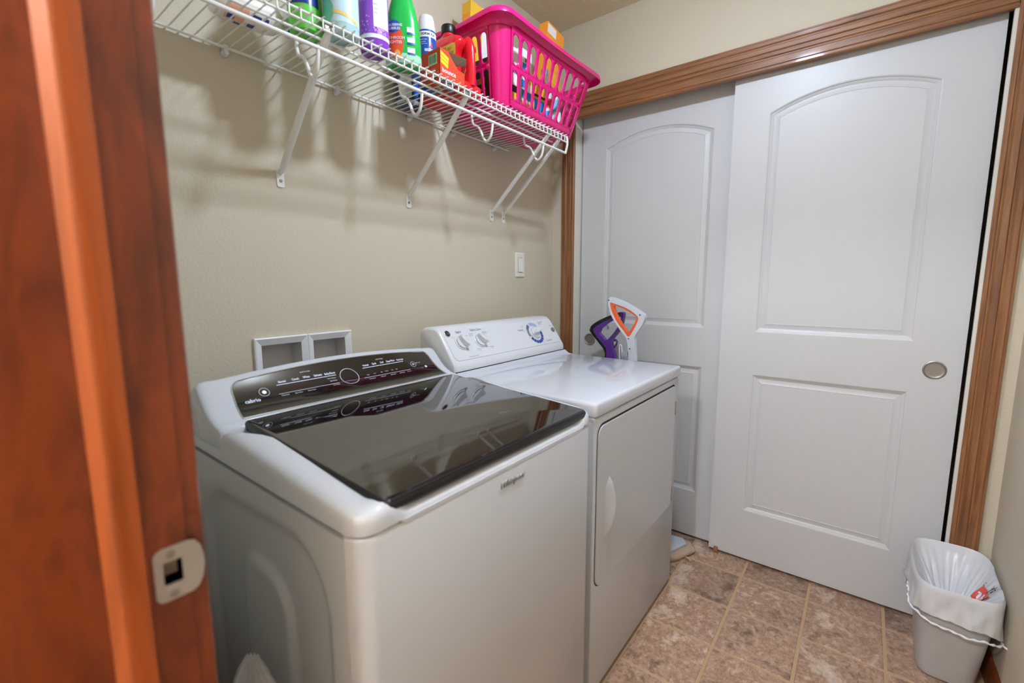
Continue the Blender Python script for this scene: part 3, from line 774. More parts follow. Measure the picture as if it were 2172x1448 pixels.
# light green bottle with navy label
c = (-1.430, -.205, DZ)
t = thing('green_bottle', 'bright green squat bottle with navy label, left of the aqua bottle', 'bottle', c)
S = Sup(c, [(0,.032,.026),(.004,.040,.034),(.030,.045,.037),(.095,.043,.035),(.135,.034,.028),(.16,.018,.018),(.18,.017,.017)], 2.6, math.radians(30))
bo = obj('body', S.body(), plast('lime_plastic', (110, 205, 84), rough=.2), t)
obj('label', S.patch(-200, -70, .055, .12), mat('navy_label', (32, 54, 140), rough=.3), bo, 60)
obj('cap', lathe(bmesh.new(), [(.019, .18), (.019, .20), (.017, .205), (.0001, .205)], c, 24), plast('green_cap', (70, 170, 70)), t)

# white jug lying on its side, blue cap
c = (-1.545, -.145, DZ)
t = thing('laundry_jug', 'white bottle lying on its side with peach label and round blue cap', 'bottle', c)
bm = bmesh.new(); rings = []
for x, ry, rz in [(-.07,.026,.024),(-.066,.036,.031),(-.055,.040,.034),(.045,.040,.034),(.065,.034,.030),(.078,.02,.02),(.092,.017,.017)]:
    rings.append([(c[0]+x, c[1]+ry*math.cos(2*PI*i/28), DZ+.034+rz*math.sin(2*PI*i/28)) for i in range(28)])
bo = obj('body', loft(bm, rings), plast('ivory_plastic', (232, 226, 216)), t)
def jp(xa, xb, a0, a1, off=.0006, n=14):
    return loft(bmesh.new(), [[(c[0]+xx, c[1]+(.040+off)*math.cos(math.radians(a0+(a1-a0)*i/n)), DZ+.034+(.034+off)*math.sin(math.radians(a0+(a1-a0)*i/n))) for i in range(n+1)] for xx in (xa, xb)], False, False, closed=False)
obj('label', jp(-.05, -.005, 195, 268), mat('peach_label', (238, 178, 148), rough=.4), bo, 60)
for xa, xb, a0, a1 in ((.0, .022, 215, 240), (.026, .038, 212, 232), (-.045, -.03, 240, 262), (.0, .016, 255, 272), (-.025, -.012, 275, 290)):
    obj('label_mark', jp(xa, xb, a0, a1, .001), MATS['navy_label'], bo, 60)
obj('cap', lathe(bmesh.new(), [(.019, .0), (.020, .004), (.020, .018), (.016, .023), (.0001, .024)], (c[0]+.092, c[1], DZ+.034), 24, 'x'), plast('blue_cap', (30, 120, 220)), t)

# big green spray bottle with orange label
c = (-1.178, -.258, DZ)
t = thing('cleaner_bottle', 'tall translucent green cleaner bottle with an orange oval label', 'bottle', c)
S = Sup(c, [(0,.040,.026),(.004,.046,.031),(.012,.0485,.034),(.060,.0485,.034),(.110,.045,.032),(.150,.036,.027),(.19,.024,.02),(.215,.016,.016),(.235,.014,.014)], 2.4, math.radians(-42))
bo = obj('body', S.body(48), plast('green_plastic', (30, 178, 76), rough=.18), t)
obj('base_tint', S.patch(-260, 100, .003, .028, .0004, 40), plast('pale_green_plastic', (164, 218, 180), rough=.2), bo, 60)
obj('label', S.patch(-198, -128, .012, .098, .0008, 24, 16, oval), mat('orange_label', (226, 86, 40), rough=.35), bo, 60)
obj('label_leaf', S.patch(-168, -142, .010, .036, .0012, 12, 8, oval), mat('amber_print', (240, 170, 50), rough=.35), bo, 60)
obj('label_badge', S.patch(-196, -142, .078, .112, .0014, 16, 8, oval), mat('badge_blue', (40, 84, 170), rough=.35), bo, 60)
text('SCRUBBING', .0092, S.tfn(-168, .098, .0019), m_print, bo, bold=.0002); text('BUBBLES', .0092, S.tfn(-167, .089, .0019), m_print, bo, bold=.0002)
text('BATHROOM', .0105, S.tfn(-163, .065, .0019), m_print, bo); text('FIGHTER', .0105, S.tfn(-162, .054, .0019), m_print, bo)
for k, z in enumerate((.030, .056, .082)):
    obj('label_strip', S.patch(-112, -84, z, z+.013, .0009), mat('pale_strip', (206, 232, 226), rough=.35), bo, 60)
    obj('label_bar', S.patch(-112, -82, z-.005, z-.001, .0011), m_blueprint, bo, 60)
obj('trigger_head', loft(bmesh.new(), [[(c[0]+x, c[1]+y, DZ+z) for x, y in rrect(-.016, .016, -.035, .02, .008)] for z in (.235, .265)]), plast('green_trigger', (40, 150, 70)), t)

# aerosol can: white cap, blue body
c = (-1.031, -.192, DZ)
t = thing('aerosol_can', 'blue aerosol can with ribbed white cap standing behind the orange box', 'can', c)
S = Sup(c, [(0,.027,.027),(.003,.0285,.0285),(.166,.0285,.0285),(.173,.027,.027)])
bo = obj('body', S.body(), mat('blue_can', (24, 84, 168), rough=.25), t)
obj('label_band', S.patch(-260, 100, .150, .166, .0005, 40), mat('label_white', (236, 234, 238)), bo, 60)
cp = bmesh.new(); n = 48
loft(cp, [[(c[0]+r*(1+(.02 if i % 2 else 0)*(h > .18))*math.cos(2*PI*i/n), c[1]+r*(1+(.02 if i % 2 else 0)*(h > .18))*math.sin(2*PI*i/n), DZ+h) for i in range(n)] for r, h in ((.0278,.172),(.0278,.176),(.0268,.184),(.0235,.206),(.0205,.217),(.012,.221))])
obj('cap', cp, m_wplast, t)
text('FORMULA', .0095, S.tfn(-122, .158, .001), mat('navy_print', (26, 34, 70)), bo, bold=.0002)
text('BISSELL', .0105, S.tfn(-112, .112, .001), m_print, bo, bold=.0003)
tri = bmesh.new(); loft(tri, [[S.pt(math.radians(a), z, .0012) for a, z in ((-116, .120), (-96, .120), (-104, .136))]], False, True); obj('label_mark', tri, mat('red_print', (226, 40, 62)), bo, 0)
texts([('PROFESSIONAL', .0045, 0, .012), ('Carpet Spot', .0045, 0, .006), ('& Stain Remover', .0045, 0, 0)], lambda u, v: S.tfn(-160, .13, .001)(u, v), m_print, bo)

# red jug with handle
c = (-.929, -.185, DZ)
t = thing('drain_cleaner_jug', 'red plastic jug with black cap and moulded handle beside the pink basket', 'jug', c)
jr = plast('red_plastic', (222, 28, 44), rough=.2)
bm = bmesh.new(); rings = []
def jr_ring(z, y0, y1, hw, r): return [(c[0]+x, c[1]+y, DZ+z) for x, y in rrect(-hw, hw, y0, y1, r, 6)]
for a in ((0,-.092,.090,.044,.02),(.004,-.101,.098,.050,.022),(.015,-.105,.100,.053,.022),(.032,-.104,.100,.053,.022),(.042,-.090,.100,.053,.022),(.055,-.070,.100,.053,.022),(.080,-.062,.100,.053,.022),(.115,-.062,.100,.053,.022),(.138,-.070,.100,.0515,.022),(.152,-.088,.100,.050,.022),(.160,-.090,.100,.047,.022),(.174,-.078,.098,.043,.02),(.188,-.05,.085,.033,.018),(.196,-.022,.03,.022,.018),(.204,-.020,.020,.020,.0195),(.212,-.020,.020,.020,.0195)): rings.append(jr_ring(*a))
bo = obj('body', loft(bm, rings), jr, t, 50)
hp = smoothpts([(c[0], c[1]-.078, DZ+.163), (c[0], c[1]-.090, DZ+.148), (c[0], c[1]-.0935, DZ+.115), (c[0], c[1]-.0945, DZ+.065), (c[0], c[1]-.092, DZ+.030)], 6)
obj('handle', tube(bmesh.new(), hp, .0135, 14, ry=.020), jr, t, 60)
obj('cap', lathe(bmesh.new(), [(.0225,.210),(.0235,.213),(.0235,.231),(.022,.235),(.0001,.236)], c, 32), m_black, t)
jl = planefn((c[0]-.053, c[1], DZ), (0, -1, 0), (0, 0, 1), .0005)
def jpatch(u0, u1, v0, v1, r, m, name, off=0): obj(name, fill2d(rrect(u0, u1, v0, v1, r, 5), [], lambda u, v: jl(u, v, off)), m, bo, 0)
jpatch(-.075, .083, .105, .146, .012, mat('yellow_label', (246, 206, 44), rough=.35), 'label', .0)
jpatch(-.075, .083, .02, .104, .004, mat('black_label', (26, 24, 30), rough=.35), 'label', .0)
jpatch(-.05, .05, .03, .062, .015, mat('label_white', (236, 234, 238)), 'label', .0004)
jt = lambda u, v: jl(u, v, .0006)
texts([('80 oz', .018, .045, .134), ('VALUE SIZE', .014, .04, .117)], jt, mat('red_print', (226, 40, 62)), bo)
texts([('1-USE CLOG', .016, .035, .094), ('REMOVER', .016, .04, .080)], jt, MATS['yellow_label'], bo)
texts([('GUARANTEED!', .0155, .037, .067)], jt, m_print, bo)

# orange dryer-sheet box, torn open
x0, x1, y0, y1, h = -1.088, -.998, -.308, -.226, .078
c = ((x0+x1)/2, (y0+y1)/2, DZ)
t = thing('dryer_sheet_box', 'torn-open orange-red cardboard box with barcode at the shelf front edge', 'box', c)
m_or = mat('orange_card', (214, 62, 26), rough=.55); m_brown = mat('raw_card', (122, 96, 76), rough=.85)
bm = bmesh.new(); th = .0012
x1 = -.984
for b in ((x0, x0+th, y0, y1, DZ, DZ+h), (x1-th, x1, y0, y1, DZ, DZ+h*.62), (x0, x1, y1-th, y1, DZ, DZ+h), (x0, x1, y0, y1, DZ, DZ+th)): box(bm, *b)
fr = [(x0, DZ), (x1, DZ), (x1, DZ+h*.50), (x0+.075, DZ+h*.52), (x0+.050, DZ+h*.80), (x0+.035, DZ+h), (x0, DZ+h)]
merge(bm, prism(fr, [], lambda u, v, wv: (u, y0+wv, v), th))
bo = obj('carton', bm, m_or, t, 0)
bm = bmesh.new()
for b in ((x0+th+.0002, x0+th+.0008, y0+th, y1-th, DZ+th, DZ+h-.001), (x0+th, x1-th, y1-th-.0008, y1-th-.0002, DZ+th, DZ+h-.001), (x1-th-.0008, x1-th-.0002, y0+th, y1-th, DZ+th, DZ+h*.6), (x0+th, x1-th, y0+th, y1-th, DZ+th, DZ+th+.0006)): box(bm, *b)
obj('card_lining', bm, m_brown, t, 0)
fl_ = [Vector((x0+.036, y0+.0, DZ+h)), Vector((x1-.004, y0-.012, DZ+h*.98)), Vector((x1+.004, y0-.002, DZ+h*.82)), Vector((x0+.07, y0+.012, DZ+h*.66))]
bm = bmesh.new(); loft(bm, [[v for v in fl_], [v+Vector((.0, .0013, .001)) for v in fl_]]); obj('torn_flap', bm, m_brown, t, 0)
lt = [Vector((x0+th, y0+th, DZ+h)), Vector((x0+.034, y0+th, DZ+h)), Vector((x0+.05, y1-th, DZ+h)), Vector((x0+th, y1-th, DZ+h))]
bm = bmesh.new(); loft(bm, [[v for v in lt], [v+Vector((0, 0, .0012)) for v in lt]]); obj('top_flap', bm, m_or, t, 0)
lf = planefn((x0, (y0+y1)/2, DZ), (0, -1, 0), (0, 0, 1), .0003); ff = planefn((x0, y0, DZ), (1, 0, 0), (0, 0, 1), .0003); bf = planefn((x0, y1, DZ), (1, 0, 0), (0, -1, 0), .0003)
def rect(fn, a, b, c_, d, m, name, off=0, parent=None): obj(name, fill2d([(a, c_), (b, c_), (b, d), (a, d)], [], lambda u, v: fn(u, v, off)), m, parent or bo, 0)
rect(lf, -.006, .030, .037, .067, mat('barcode_paper', (196, 224, 196), rough=.5), 'barcode_patch')
bm = bmesh.new(); u = -.003
while u < .027:
    wd = random.choice((.0007, .0012, .002)); merge(bm, fill2d([(u, .041), (u+wd, .041), (u+wd, .064), (u, .064)], [], lambda a, b: lf(a, b, .0003))); u += wd+random.choice((.0008, .0014))
obj('barcode', bm, mat('barcode_ink', (70, 100, 84)), bo, 0)
texts([('fresh linen 120 sheets', .0042, -.005, .026), ('6.4 in x 9 in', .0042, 0, .02), ('Keep dry. Made in USA', .0042, .005, .014)], lambda u, v: lf(u+.01, v), mat('pale_orange_print', (250, 200, 170)), bo)
obj('label_stripe', fill2d([(.003, .040), (.032, .030), (.036, .060), (.003, .072)], [], lambda u, v: ff(u, v)), MATS['yellow_label'], bo, 0)
bm = bmesh.new()
for q in (.050, .060): merge(bm, fill2d([(.003, q), (.034, q-.010), (.034, q-.0088), (.003, q+.0012)], [], lambda u, v: ff(u, v, .0003)))
obj('printed_line', bm, mat('dark_orange_ink', (150, 50, 20)), bo, 0)
text('bounce', .019, lambda u, v: ff(.036+u, .021+v, .0004), m_print, bo, bold=.0002)
cols = [((220, 50, 44)), ((240, 180, 60)), ((120, 170, 200)), ((110, 170, 90)), ((230, 110, 50)), ((60, 130, 190)), ((240, 232, 224))]
for k in range(22):
    a, b = random.uniform(.004, .09), random.uniform(.002, .07); wd, hg = random.uniform(.014, .026), random.uniform(.008, .016)
    rect(bf, a, min(a+wd, .102), b, min(b+hg, .08), mat('box_art_%d' % (k % 7), cols[k % 7], rough=.5), 'box_art', .0002+.00008*k)

# detergent bottle at the wall
c = (-.980, -.052, DZ)
t = thing('detergent_bottle', 'navy bottle with white printed back label standing against the wall', 'bottle', c)
S = Sup(c, [(0,.044,.030),(.004,.049,.034),(.012,.051,.036),(.150,.051,.036),(.18,.04,.03),(.20,.02,.02),(.22,.018,.018)], 3.0)
c2 = plast('navy_plastic', (44, 62, 110))
bo = obj('body', S.body(), c2, t)
obj('base_tint', S.patch(-260, 100, .001, .012, .0004, 40), plast('grey_plastic', (176, 182, 184)), bo, 60)
obj('label', S.patch(-172, -128, .018, .12, .0008), MATS['label_white'], bo, 60)
texts([('Use as directed on all', .0045, 0, .03), ('washable fabrics. Pour', .0045, 0, .022), ('into dispenser and start', .0045, 0, .014), ('the wash. Keep from', .0045, 0, .006), ('children. 50 loads', .0045, 0, -.002), ('100 fl oz (2.95 L)', .0045, 0, -.010)], lambda u, v: S.tfn(-150, .06, .0013)(u*.8, v), m_gray, bo)
obj('label_oval', S.patch(-122, -78, .025, .075, .0009, 20, 12, oval), mat('oval_blue', (36, 96, 200), rough=.3), bo, 60)
obj('cap', lathe(bmesh.new(), [(.022, .22), (.022, .245), (.0001, .246)], c, 24), m_wplast, t)

# ================================================================ LAUNDRY BASKET
m_pink = plast('magenta_plastic', (222, 20, 118), rough=.25, subs=.0)
BZ0, BZ1 = DZ, 2.066
bk = thing('laundry_basket', 'magenta plastic laundry basket with slotted sides on the wire shelf', 'basket', (-.56, -.18, DZ))
def brect(t):
    f = t
    return (-.800+f*(-.858+.800), -.312+f*(-.222+.312), -.303+f*(-.348+.303), -.060+f*(-.018+.060), .045+.012*f)
def BP(side, s, t, off=0):
    """side 0 front(-y) left->right, 1 right(+x), 2 back, 3 left ; s in [0,1] along straight part; corners via side+.5"""
    x0, x1, y0, y1, r = brect(t); z = BZ0+.012+(BZ1-BZ0-.012)*t
    x0 -= off; x1 += off; y0 -= off; y1 += off
    if side == 0: return Vector((x0+r+(x1-x0-2*r)*s, y0, z))
    if side == 1: return Vector((x1, y0+r+(y1-y0-2*r)*s, z))
    if side == 2: return Vector((x1-r-(x1-x0-2*r)*s, y1, z))
    if side == 3: return Vector((x0, y1-r-(y1-y0-2*r)*s, z))
    k = int(side)
    cx, cy, a0 = ((x1-r, y0+r, -90), (x1-r, y1-r, 0), (x0+r, y1-r, 90), (x0+r, y0+r, 180))[k]
    a = math.radians(a0+90*s); return Vector((cx+r*math.cos(a), cy+r*math.sin(a), z))
bm = bmesh.new()
ROWS = [(.0, None), (.085, (.105, .445)), (.475, (.495, .845)), (.87, None), (1.0, None)]
def quadgrid(side, s0, s1, t0, t1, ns, nt_):
    rows = [[bm.verts.new(BP(side, s0+(s1-s0)*i/ns, t0+(t1-t0)*j/nt_)) for i in range(ns+1)] for j in range(nt_+1)]
    for j in range(nt_):
        for i in range(ns): bm.faces.new((rows[j][i], rows[j][i+1], rows[j+1][i+1], rows[j+1][i]))
def slotcell(side, s0, s1, t0, t1, wfrac=.66):
    sc, tc = (s0+s1)/2, (t0+t1)/2
    L = (BP(side, s1, tc)-BP(side, s0, tc)).length; Hh = (t1-t0)*(BZ1-BZ0)
    hw = L*wfrac/2; hh = Hh*.88/2
    n = 32; inner_, outer_ = [], []
    for i in range(n):
        a = 2*PI*i/n+1e-4; ca, sa = math.cos(a), math.sin(a)
        # capsule point
        px = hw*ca; py = hw*sa+math.copysign(hh-hw, sa)
        inner_.append((px, py))
        k = min((L/2)/max(abs(px), 1e-9), (Hh/2)/max(abs(py), 1e-9)); ox, oy = px*k, py*k
        outer_.append((ox, oy))
    f = lambda p: BP(side, sc+p[0]/L*(s1-s0), tc+p[1]/Hh*(t1-t0))
    # snap nearest outer points to the cell corners
    for cxs, cys in ((1,1),(-1,1),(-1,-1),(1,-1)):
        i = min(range(n), key=lambda q: (outer_[q][0]-cxs*L/2)**2+(outer_[q][1]-cys*Hh/2)**2); outer_[i] = (cxs*L/2, cys*Hh/2)
    a_ = [bm.verts.new(f(p)) for p in inner_]; b_ = [bm.verts.new(f(p)) for p in outer_]
    for i in range(n):
        j = (i+1) % n; bm.faces.new((a_[i], a_[j], b_[j], b_[i]))
for side, ncol in ((0, 10), (1, 5), (2, 10), (3, 5)):
    quadgrid(side, 0, 1, 0, .09, ncol*2, 2); quadgrid(side, 0, 1, .49, .52, ncol*2, 1); quadgrid(side, 0, 1, .92, 1, ncol*2, 2)
    for k in range(ncol):
        slotcell(side, k/ncol, (k+1)/ncol, .09, .49); slotcell(side, k/ncol, (k+1)/ncol, .52, .92)
for kk in range(4): quadgrid(kk+.5, 0, 1, 0, 1, 8, 12)
# bottom with rounded edge
per = []
for sd in (0, .5, 1, 1.5, 2, 2.5, 3, 3.5):
    n = 8
    per += [(sd, i/n) for i in range(n)]
bot = [[BP(sd, s, 0) for sd, s in per]]
for off, dz in ((-.003, -.006), (-.010, -.011), (-.02, -.012)):
    bot.append([BP(sd, s, 0, off)+Vector((0, 0, dz)) for sd, s in per])
loft(bm, bot, False, True)
bmesh.ops.remove_doubles(bm, verts=bm.verts, dist=2e-4)
bb = obj('basket_wall', bm, m_pink, bk, 50)
md = bb.modifiers.new('s', 'SOLIDIFY'); md.thickness = .0028; md.offset = -1
# rim: flared, rolled, with shallow hand-hold waves
rim = bmesh.new(); per = []
for sd in (0, .5, 1, 1.5, 2, 2.5, 3, 3.5):
    n = 16 if sd == int(sd) else 10
    per += [(sd, i/n) for i in range(n)]
def wave(sd, s):
    if sd == int(sd): return .012*math.cos(2*PI*s)*(1 if int(sd) % 2 else .6)
    return .012*(1 if True else 0)*(.6+.4*math.sin(PI*s)) if False else .010
rings = []
def wave(sd, s):
    return -.007*math.sin(PI*s)**2*(1 if sd == int(sd) else 0)
for off, dz in ((.000, -.010), (.003, .002), (.009, .012), (.016, .019), (.023, .0215), (.029, .019), (.0315, .011), (.0318, .001), (.0295, .001), (.0285, .010), (.023, .0185), (.016, .016), (.009, .008), (.0015, -.003), (-.0015, -.012)):
    rings.append([BP(sd, s, 1, off)+Vector((0, 0, dz+wave(sd, s)*max(0, min(1, (dz+.01)/.02)))) for sd, s in per])
loft(rim, rings, False, False)
obj('rim', rim, m_pink, bk, 60)

# basket contents
def carton(name, label, c, d, rz, m, parts=(), tilt=0, cat='box'):
    t = thing(name, label, cat, c)
    b2 = B(-d[0]/2, d[0]/2, -d[1]/2, d[1]/2, 0, d[2], bev=.0012, seg=1)
    mt = Matrix.Translation(Vector(c)) @ Matrix.Rotation(rz, 4, 'Z') @ Matrix.Rotation(tilt, 4, 'Y')
    bmesh.ops.transform(b2, matrix=mt, verts=b2.verts)
    bo = obj('carton', b2, m, t, 0)
    for face, a, b, e, f, mm in parts:      # printed areas as fractions of a face
        if face == 'front': fn = lambda u, v: mt @ Vector((-d[0]/2+u*d[0], -d[1]/2-.0006, v*d[2]))
        elif face == 'left': fn = lambda u, v: mt @ Vector((-d[0]/2-.0006, d[1]/2-u*d[1], v*d[2]))
        else: fn = lambda u, v: mt @ Vector((-d[0]/2+u*d[0], -d[1]/2+v*d[1], d[2]+.0006))
        obj('printed_panel', fill2d([(a, e), (b, e), (b, f), (a, f)], [], fn), mm, bo, 0)
    return t
my = mat('yellow_card', (240, 188, 50), rough=.5); mo = mat('amber_card', (250, 158, 50), rough=.5); mw = mat('white_card', (236, 236, 234), rough=.5)
mb_ = mat('sky_print', (40, 132, 214), rough=.45); mg = mat('gold_print', (206, 142, 76), rough=.45); mk = mat('charcoal_card', (44, 36, 40), rough=.5); mslate = mat('slate_card', (120, 128, 146), rough=.5); mred = mat('scarlet_print', (228, 70, 56), rough=.45)
BB = DZ+.004
carton('detergent_box', 'yellow box with white side poking above the left end of the pink basket', (-.715, -.100, BB), (.11, .045, .415), 0, my, [('front', .55, 1, 0, 1, mw), ('left', .1, .9, .1, .9, mo)], tilt=.05)
carton('spice_box', 'charcoal box with gold lettering seen through the left end of the pink basket', (-.762, -.180, BB), (.032, .10, .185), 0, mk, [('left', .15, .85, .80, .86, mg), ('left', .25, .8, .55, .66, mg), ('left', .2, .85, .42, .46, mg), ('left', .3, .8, .2, .26, mg)])
carton('leaflet_box', 'white box with ruled printed text at the basket front left corner', (-.700, -.262, BB), (.055, .035, .23), 0, mw, [('front', .12, .85, .62, .66, mslate), ('front', .12, .85, .70, .72, mslate), ('front', 0, 1, .12, .34, my), ('front', .2, .8, .34, .44, mk), ('left', .1, .9, .3, .8, mslate)])
carton('bandage_box', 'white and blue illustrated box behind the third basket slot', (-.625, -.255, BB), (.07, .05, .245), .05, mw, [('front', .1, .5, .70, .80, mb_), ('front', .5, .95, .55, .66, my), ('front', .3, .7, .82, .88, mslate), ('front', 0, 1, .30, .42, mb_), ('front', 0, 1, .0, .26, my), ('front', 0, .4, .45, .56, mb_)])
carton('tissue_box', 'striped yellow and blue box low in the middle of the basket', (-.545, -.255, BB), (.07, .06, .15), -.04, my, [('front', 0, 1, .35, .62, mb_), ('front', 0, 1, .68, .74, mk), ('front', 0, 1, .0, .16, mk)])
carton('soap_box', 'tall amber box leaning above the right end of the pink basket', (-.395, -.200, BB+.012), (.125, .045, .445), .0, mo, [('front', .1, .9, .08, .30, mb_), ('front', 0, 1, .38, .46, mw), ('front', .3, .7, .5, .6, my), ('front', .0, .5, .9, .98, mw)], tilt=.14)
carton('cloth_pack', 'grey and white pack near the right end of the basket', (-.435, -.135, BB), (.06, .07, .20), .1, mslate, [('front', 0, 1, .5, .75, mw), ('front', 0, 1, .2, .3, mred)])
def small_bottle(name, label, c, r, h, m, mc, bands):
    t = thing(name, label, 'bottle', c)
    S = Sup(c, [(0, r*.85, r*.85), (.004, r, r), (h*.72, r, r), (h*.82, r*.7, r*.7), (h*.88, r*.42, r*.42)])
    bo = obj('body', S.body(24), m, t)
    for z0, z1, mm in bands: obj('label', S.patch(-230, -40, z0*h, z1*h, .0006), mm, bo, 60)
    obj('cap', lathe(bmesh.new(), [(r*.46, h*.86), (r*.46, h*.985), (r*.4, h), (.0001, h)], c, 20), mc, t)
small_bottle('lotion_bottle', 'white bottle with red band showing through the middle basket slots', (-.478, -.262, BB), .030, .235, m_wplast, mslate, [(.35, .5, mred), (.12, .3, mb_)])
small_bottle('rinse_bottle', 'sky blue bottle behind the basket slots near the middle', (-.545, -.150, BB), .032, .23, plast('sky_plastic', (60, 150, 225)), m_wplast, [(.3, .6, mw)])
small_bottle('freshener_bottle', 'amber bottle in the left part of the basket', (-.640, -.165, BB), .028, .225, plast('amber_plastic', (236, 140, 40)), m_black, [(.2, .5, mw)])
small_bottle('vinegar_bottle', 'pale blue bottle at the right front slots of the basket', (-.407, -.268, BB), .022, .16, plast('ice_plastic', (120, 200, 230)), m_wplast, [(.25, .55, mw)])

# ================================================================ WALL FITTINGS
sp = thing('supply_box', 'white double recessed laundry supply box on the wall behind the washer', 'supply box', (-1.376, 0, .98))
mbx = mat('supply_plastic', (232, 233, 236), rough=.4); mbi = mat('supply_inside', (205, 202, 200), rough=.6)
for (a, b), (i0, i1, j0, j1) in zip(((-1.526, -1.3735), (-1.3725, -1.2265)), OUT):
    o_ = [(a, .895), (b, .895), (b, 1.072), (a, 1.072)]; i_ = [(i0, j0), (i1, j0), (i1, j1), (i0, j1)]
    mid_ = [(a+.003, .898), (b-.003, .898), (b-.003, 1.069), (a+.003, 1.069)]
    fr = loft(bmesh.new(), [[(u, -.0003, v) for u, v in o_], [(u, -.010, v) for u, v in o_], [(u, -.012, v) for u, v in mid_], [(u, -.003, v) for u, v in i_]], False, False)
    f_ = obj('frame', fr, mbx, sp, 20)
    i2 = [(i0+.001, j0+.001), (i1-.001, j0+.001), (i1-.001, j1-.001), (i0+.001, j1-.001)]; ins = loft(bmesh.new(), [[(u, -.003, v) for u, v in i2], [(u, .055, v) for u, v in i2]], False, True)
    obj('recess', ins, mbi, f_, 0)
    xc_ = (i0+i1)/2
    v_ = bmesh.new(); lathe(v_, [(.011, 0), (.011, .03), (.014, .03), (.014, .045), (.0001, .045)], (xc_-.02, .035, .93), 16); obj('valve', v_, m_nickel, f_)
swt = thing('light_switch', 'white rocker light switch plate on the beige wall above the dryer', 'switch', (-.297, 0, 1.307))
pr_ = bmesh.new(); loft(pr_, [[(u, -w_, v) for u, v in rrect(-.333+d, -.261-d, 1.249+d, 1.365-d, .003, 3)] for d, w_ in ((0, .0003), (0, .003), (.003, .0058), (.006, .006))], False, True)
obj('plate', pr_, mat('switch_plate', (226, 222, 210), rough=.4), swt, 40)
rk = bmesh.new(); rr_ = [(-.3135, 1.274), (-.2805, 1.274), (-.2805, 1.340), (-.3135, 1.340)]
loft(rk, [[(u, -.0055, v) for u, v in rr_], [(u, -.0075 if v > 1.3 else -.0108, v) for u, v in rr_]], False, True)
obj('rocker', rk, mat('switch_rocker', (232, 229, 220), rough=.3), swt, 0)
fr_ = prism([(-.3155, 1.272), (-.2785, 1.272), (-.2785, 1.342), (-.3155, 1.342)], [rr_], lambda u, v, w_: (u, -.0059-w_, v), .0004); obj('rocker_gap', fr_, mat('switch_gap', (150, 145, 134)), swt, 0)
for z in (1.2595, 1.3545):
    s = bmesh.new(); lathe(s, [(.003, .006), (.0026, .0072), (.0001, .0074)], (-.297, 0, z), 12, 'y'); obj('screw', s, MATS['switch_plate'], swt)

# ================================================================ STEAM MOPS behind the dryer
def plate_yz(outer, holes, x, t, m, name, parent, bev=.006, seg=3):
    o = obj(name, prism(outer, holes, lambda u, v, w_: (x-t/2+w_, u, v), t), m, parent, 40)
    md = o.modifiers.new('b', 'BEVEL'); md.width = bev; md.segments = seg; md.limit_method = 'ANGLE'; md.angle_limit = math.radians(50)
    return o
sm = lambda pts, n=3: [(p.x, p.y) for p in smoothloop([(a, b, 0) for a, b in pts], n)]
wm = thing('steam_mop', 'white steam mop with orange triangular handle standing behind the dryer', 'mop', (-.13, -.58, 0))
WO = [(-.3963,1.1453),(-.4039,1.1544),(-.4194,1.1547),(-.4658,1.1397),(-.5037,1.1213),(-.541,1.1016),(-.5649,1.0869),(-.5724,1.0752),(-.5696,1.056),(-.5563,1.0274),(-.5374,.9982),(-.5289,.9799),(-.5285,.9656),(-.534,.90),(-.545,.74),(-.515,.735),(-.4995,.91),(-.4900,.9698),(-.4665,.997),(-.4345,1.0384),(-.412,1.0735),(-.3993,1.1092),(-.3947,1.1308)]
OO = [(-.4065,1.1311),(-.4202,1.1279),(-.4666,1.1149),(-.5045,1.0985),(-.5346,1.077),(-.5423,1.0651),(-.5393,1.0475),(-.5257,1.0186),(-.5011,.9797),(-.4778,1.0013),(-.4421,1.0424),(-.4176,1.0846),(-.4082,1.1131)]
HO = [(-.4302,1.1174),(-.4553,1.111),(-.4859,1.0979),(-.5161,1.0814),(-.533,1.0699),(-.5316,1.0576),(-.5214,1.036),(-.4985,1.0009),(-.4772,1.0192),(-.4534,1.0502),(-.4331,1.0852),(-.4238,1.11)]
m_mopw = plast('mop_white', (222, 224, 234), rough=.25); m_oran = plast('mop_orange', (248, 104, 34), rough=.35)
hd = plate_yz(sm(WO), [sm(OO)], -.13, .026, m_mopw, 'handle', wm, .0028, 2)
og = plate_yz(sm(OO), [sm(HO)], -.13, .022, m_oran, 'grip_insert', wm, .002, 2); og['label'] = 'orange rubber grip insert'
for y, z in ((-.3995,1.1417),(-.5508,1.0805),(-.5013,.9708),(-.5085,.9256)):
    s = bmesh.new(); lathe(s, [(.0030, 0), (.0030, .0012), (.0001, .0013)], (-.1435, y, z), 12, 'x')
    for v in s.verts: v.co.x = -.287-v.co.x
    obj('screw', s, mat('dark_screw', (60, 70, 84), rough=.4, metal=.6), hd)
obj('pole', tube(bmesh.new(), [(-.13, -.53, .76), (-.125, -.56, .45), (-.112, -.625, .13)], .014, 14), m_mopw, wm)
crd = bmesh.new()
for k in range(5):
    cy = -.474-.006*k; tube(crd, smoothpts([(-.148, cy-.012, .86), (-.152, cy, .895), (-.13, cy+.006, .908), (-.112, cy, .892), (-.112, cy-.006, .85)], 5), .0034, 8)
obj('cord', crd, mat('cord_grey', (150, 156, 166), rough=.4), wm)
obj('cord_hook', tube(bmesh.new(), smoothpts([(-.14, -.460, .87), (-.14, -.4565, .93), (-.14, -.462, .939), (-.14, -.4675, .93), (-.14, -.472, .895)], 5), .0035, 8), m_mopw, wm)
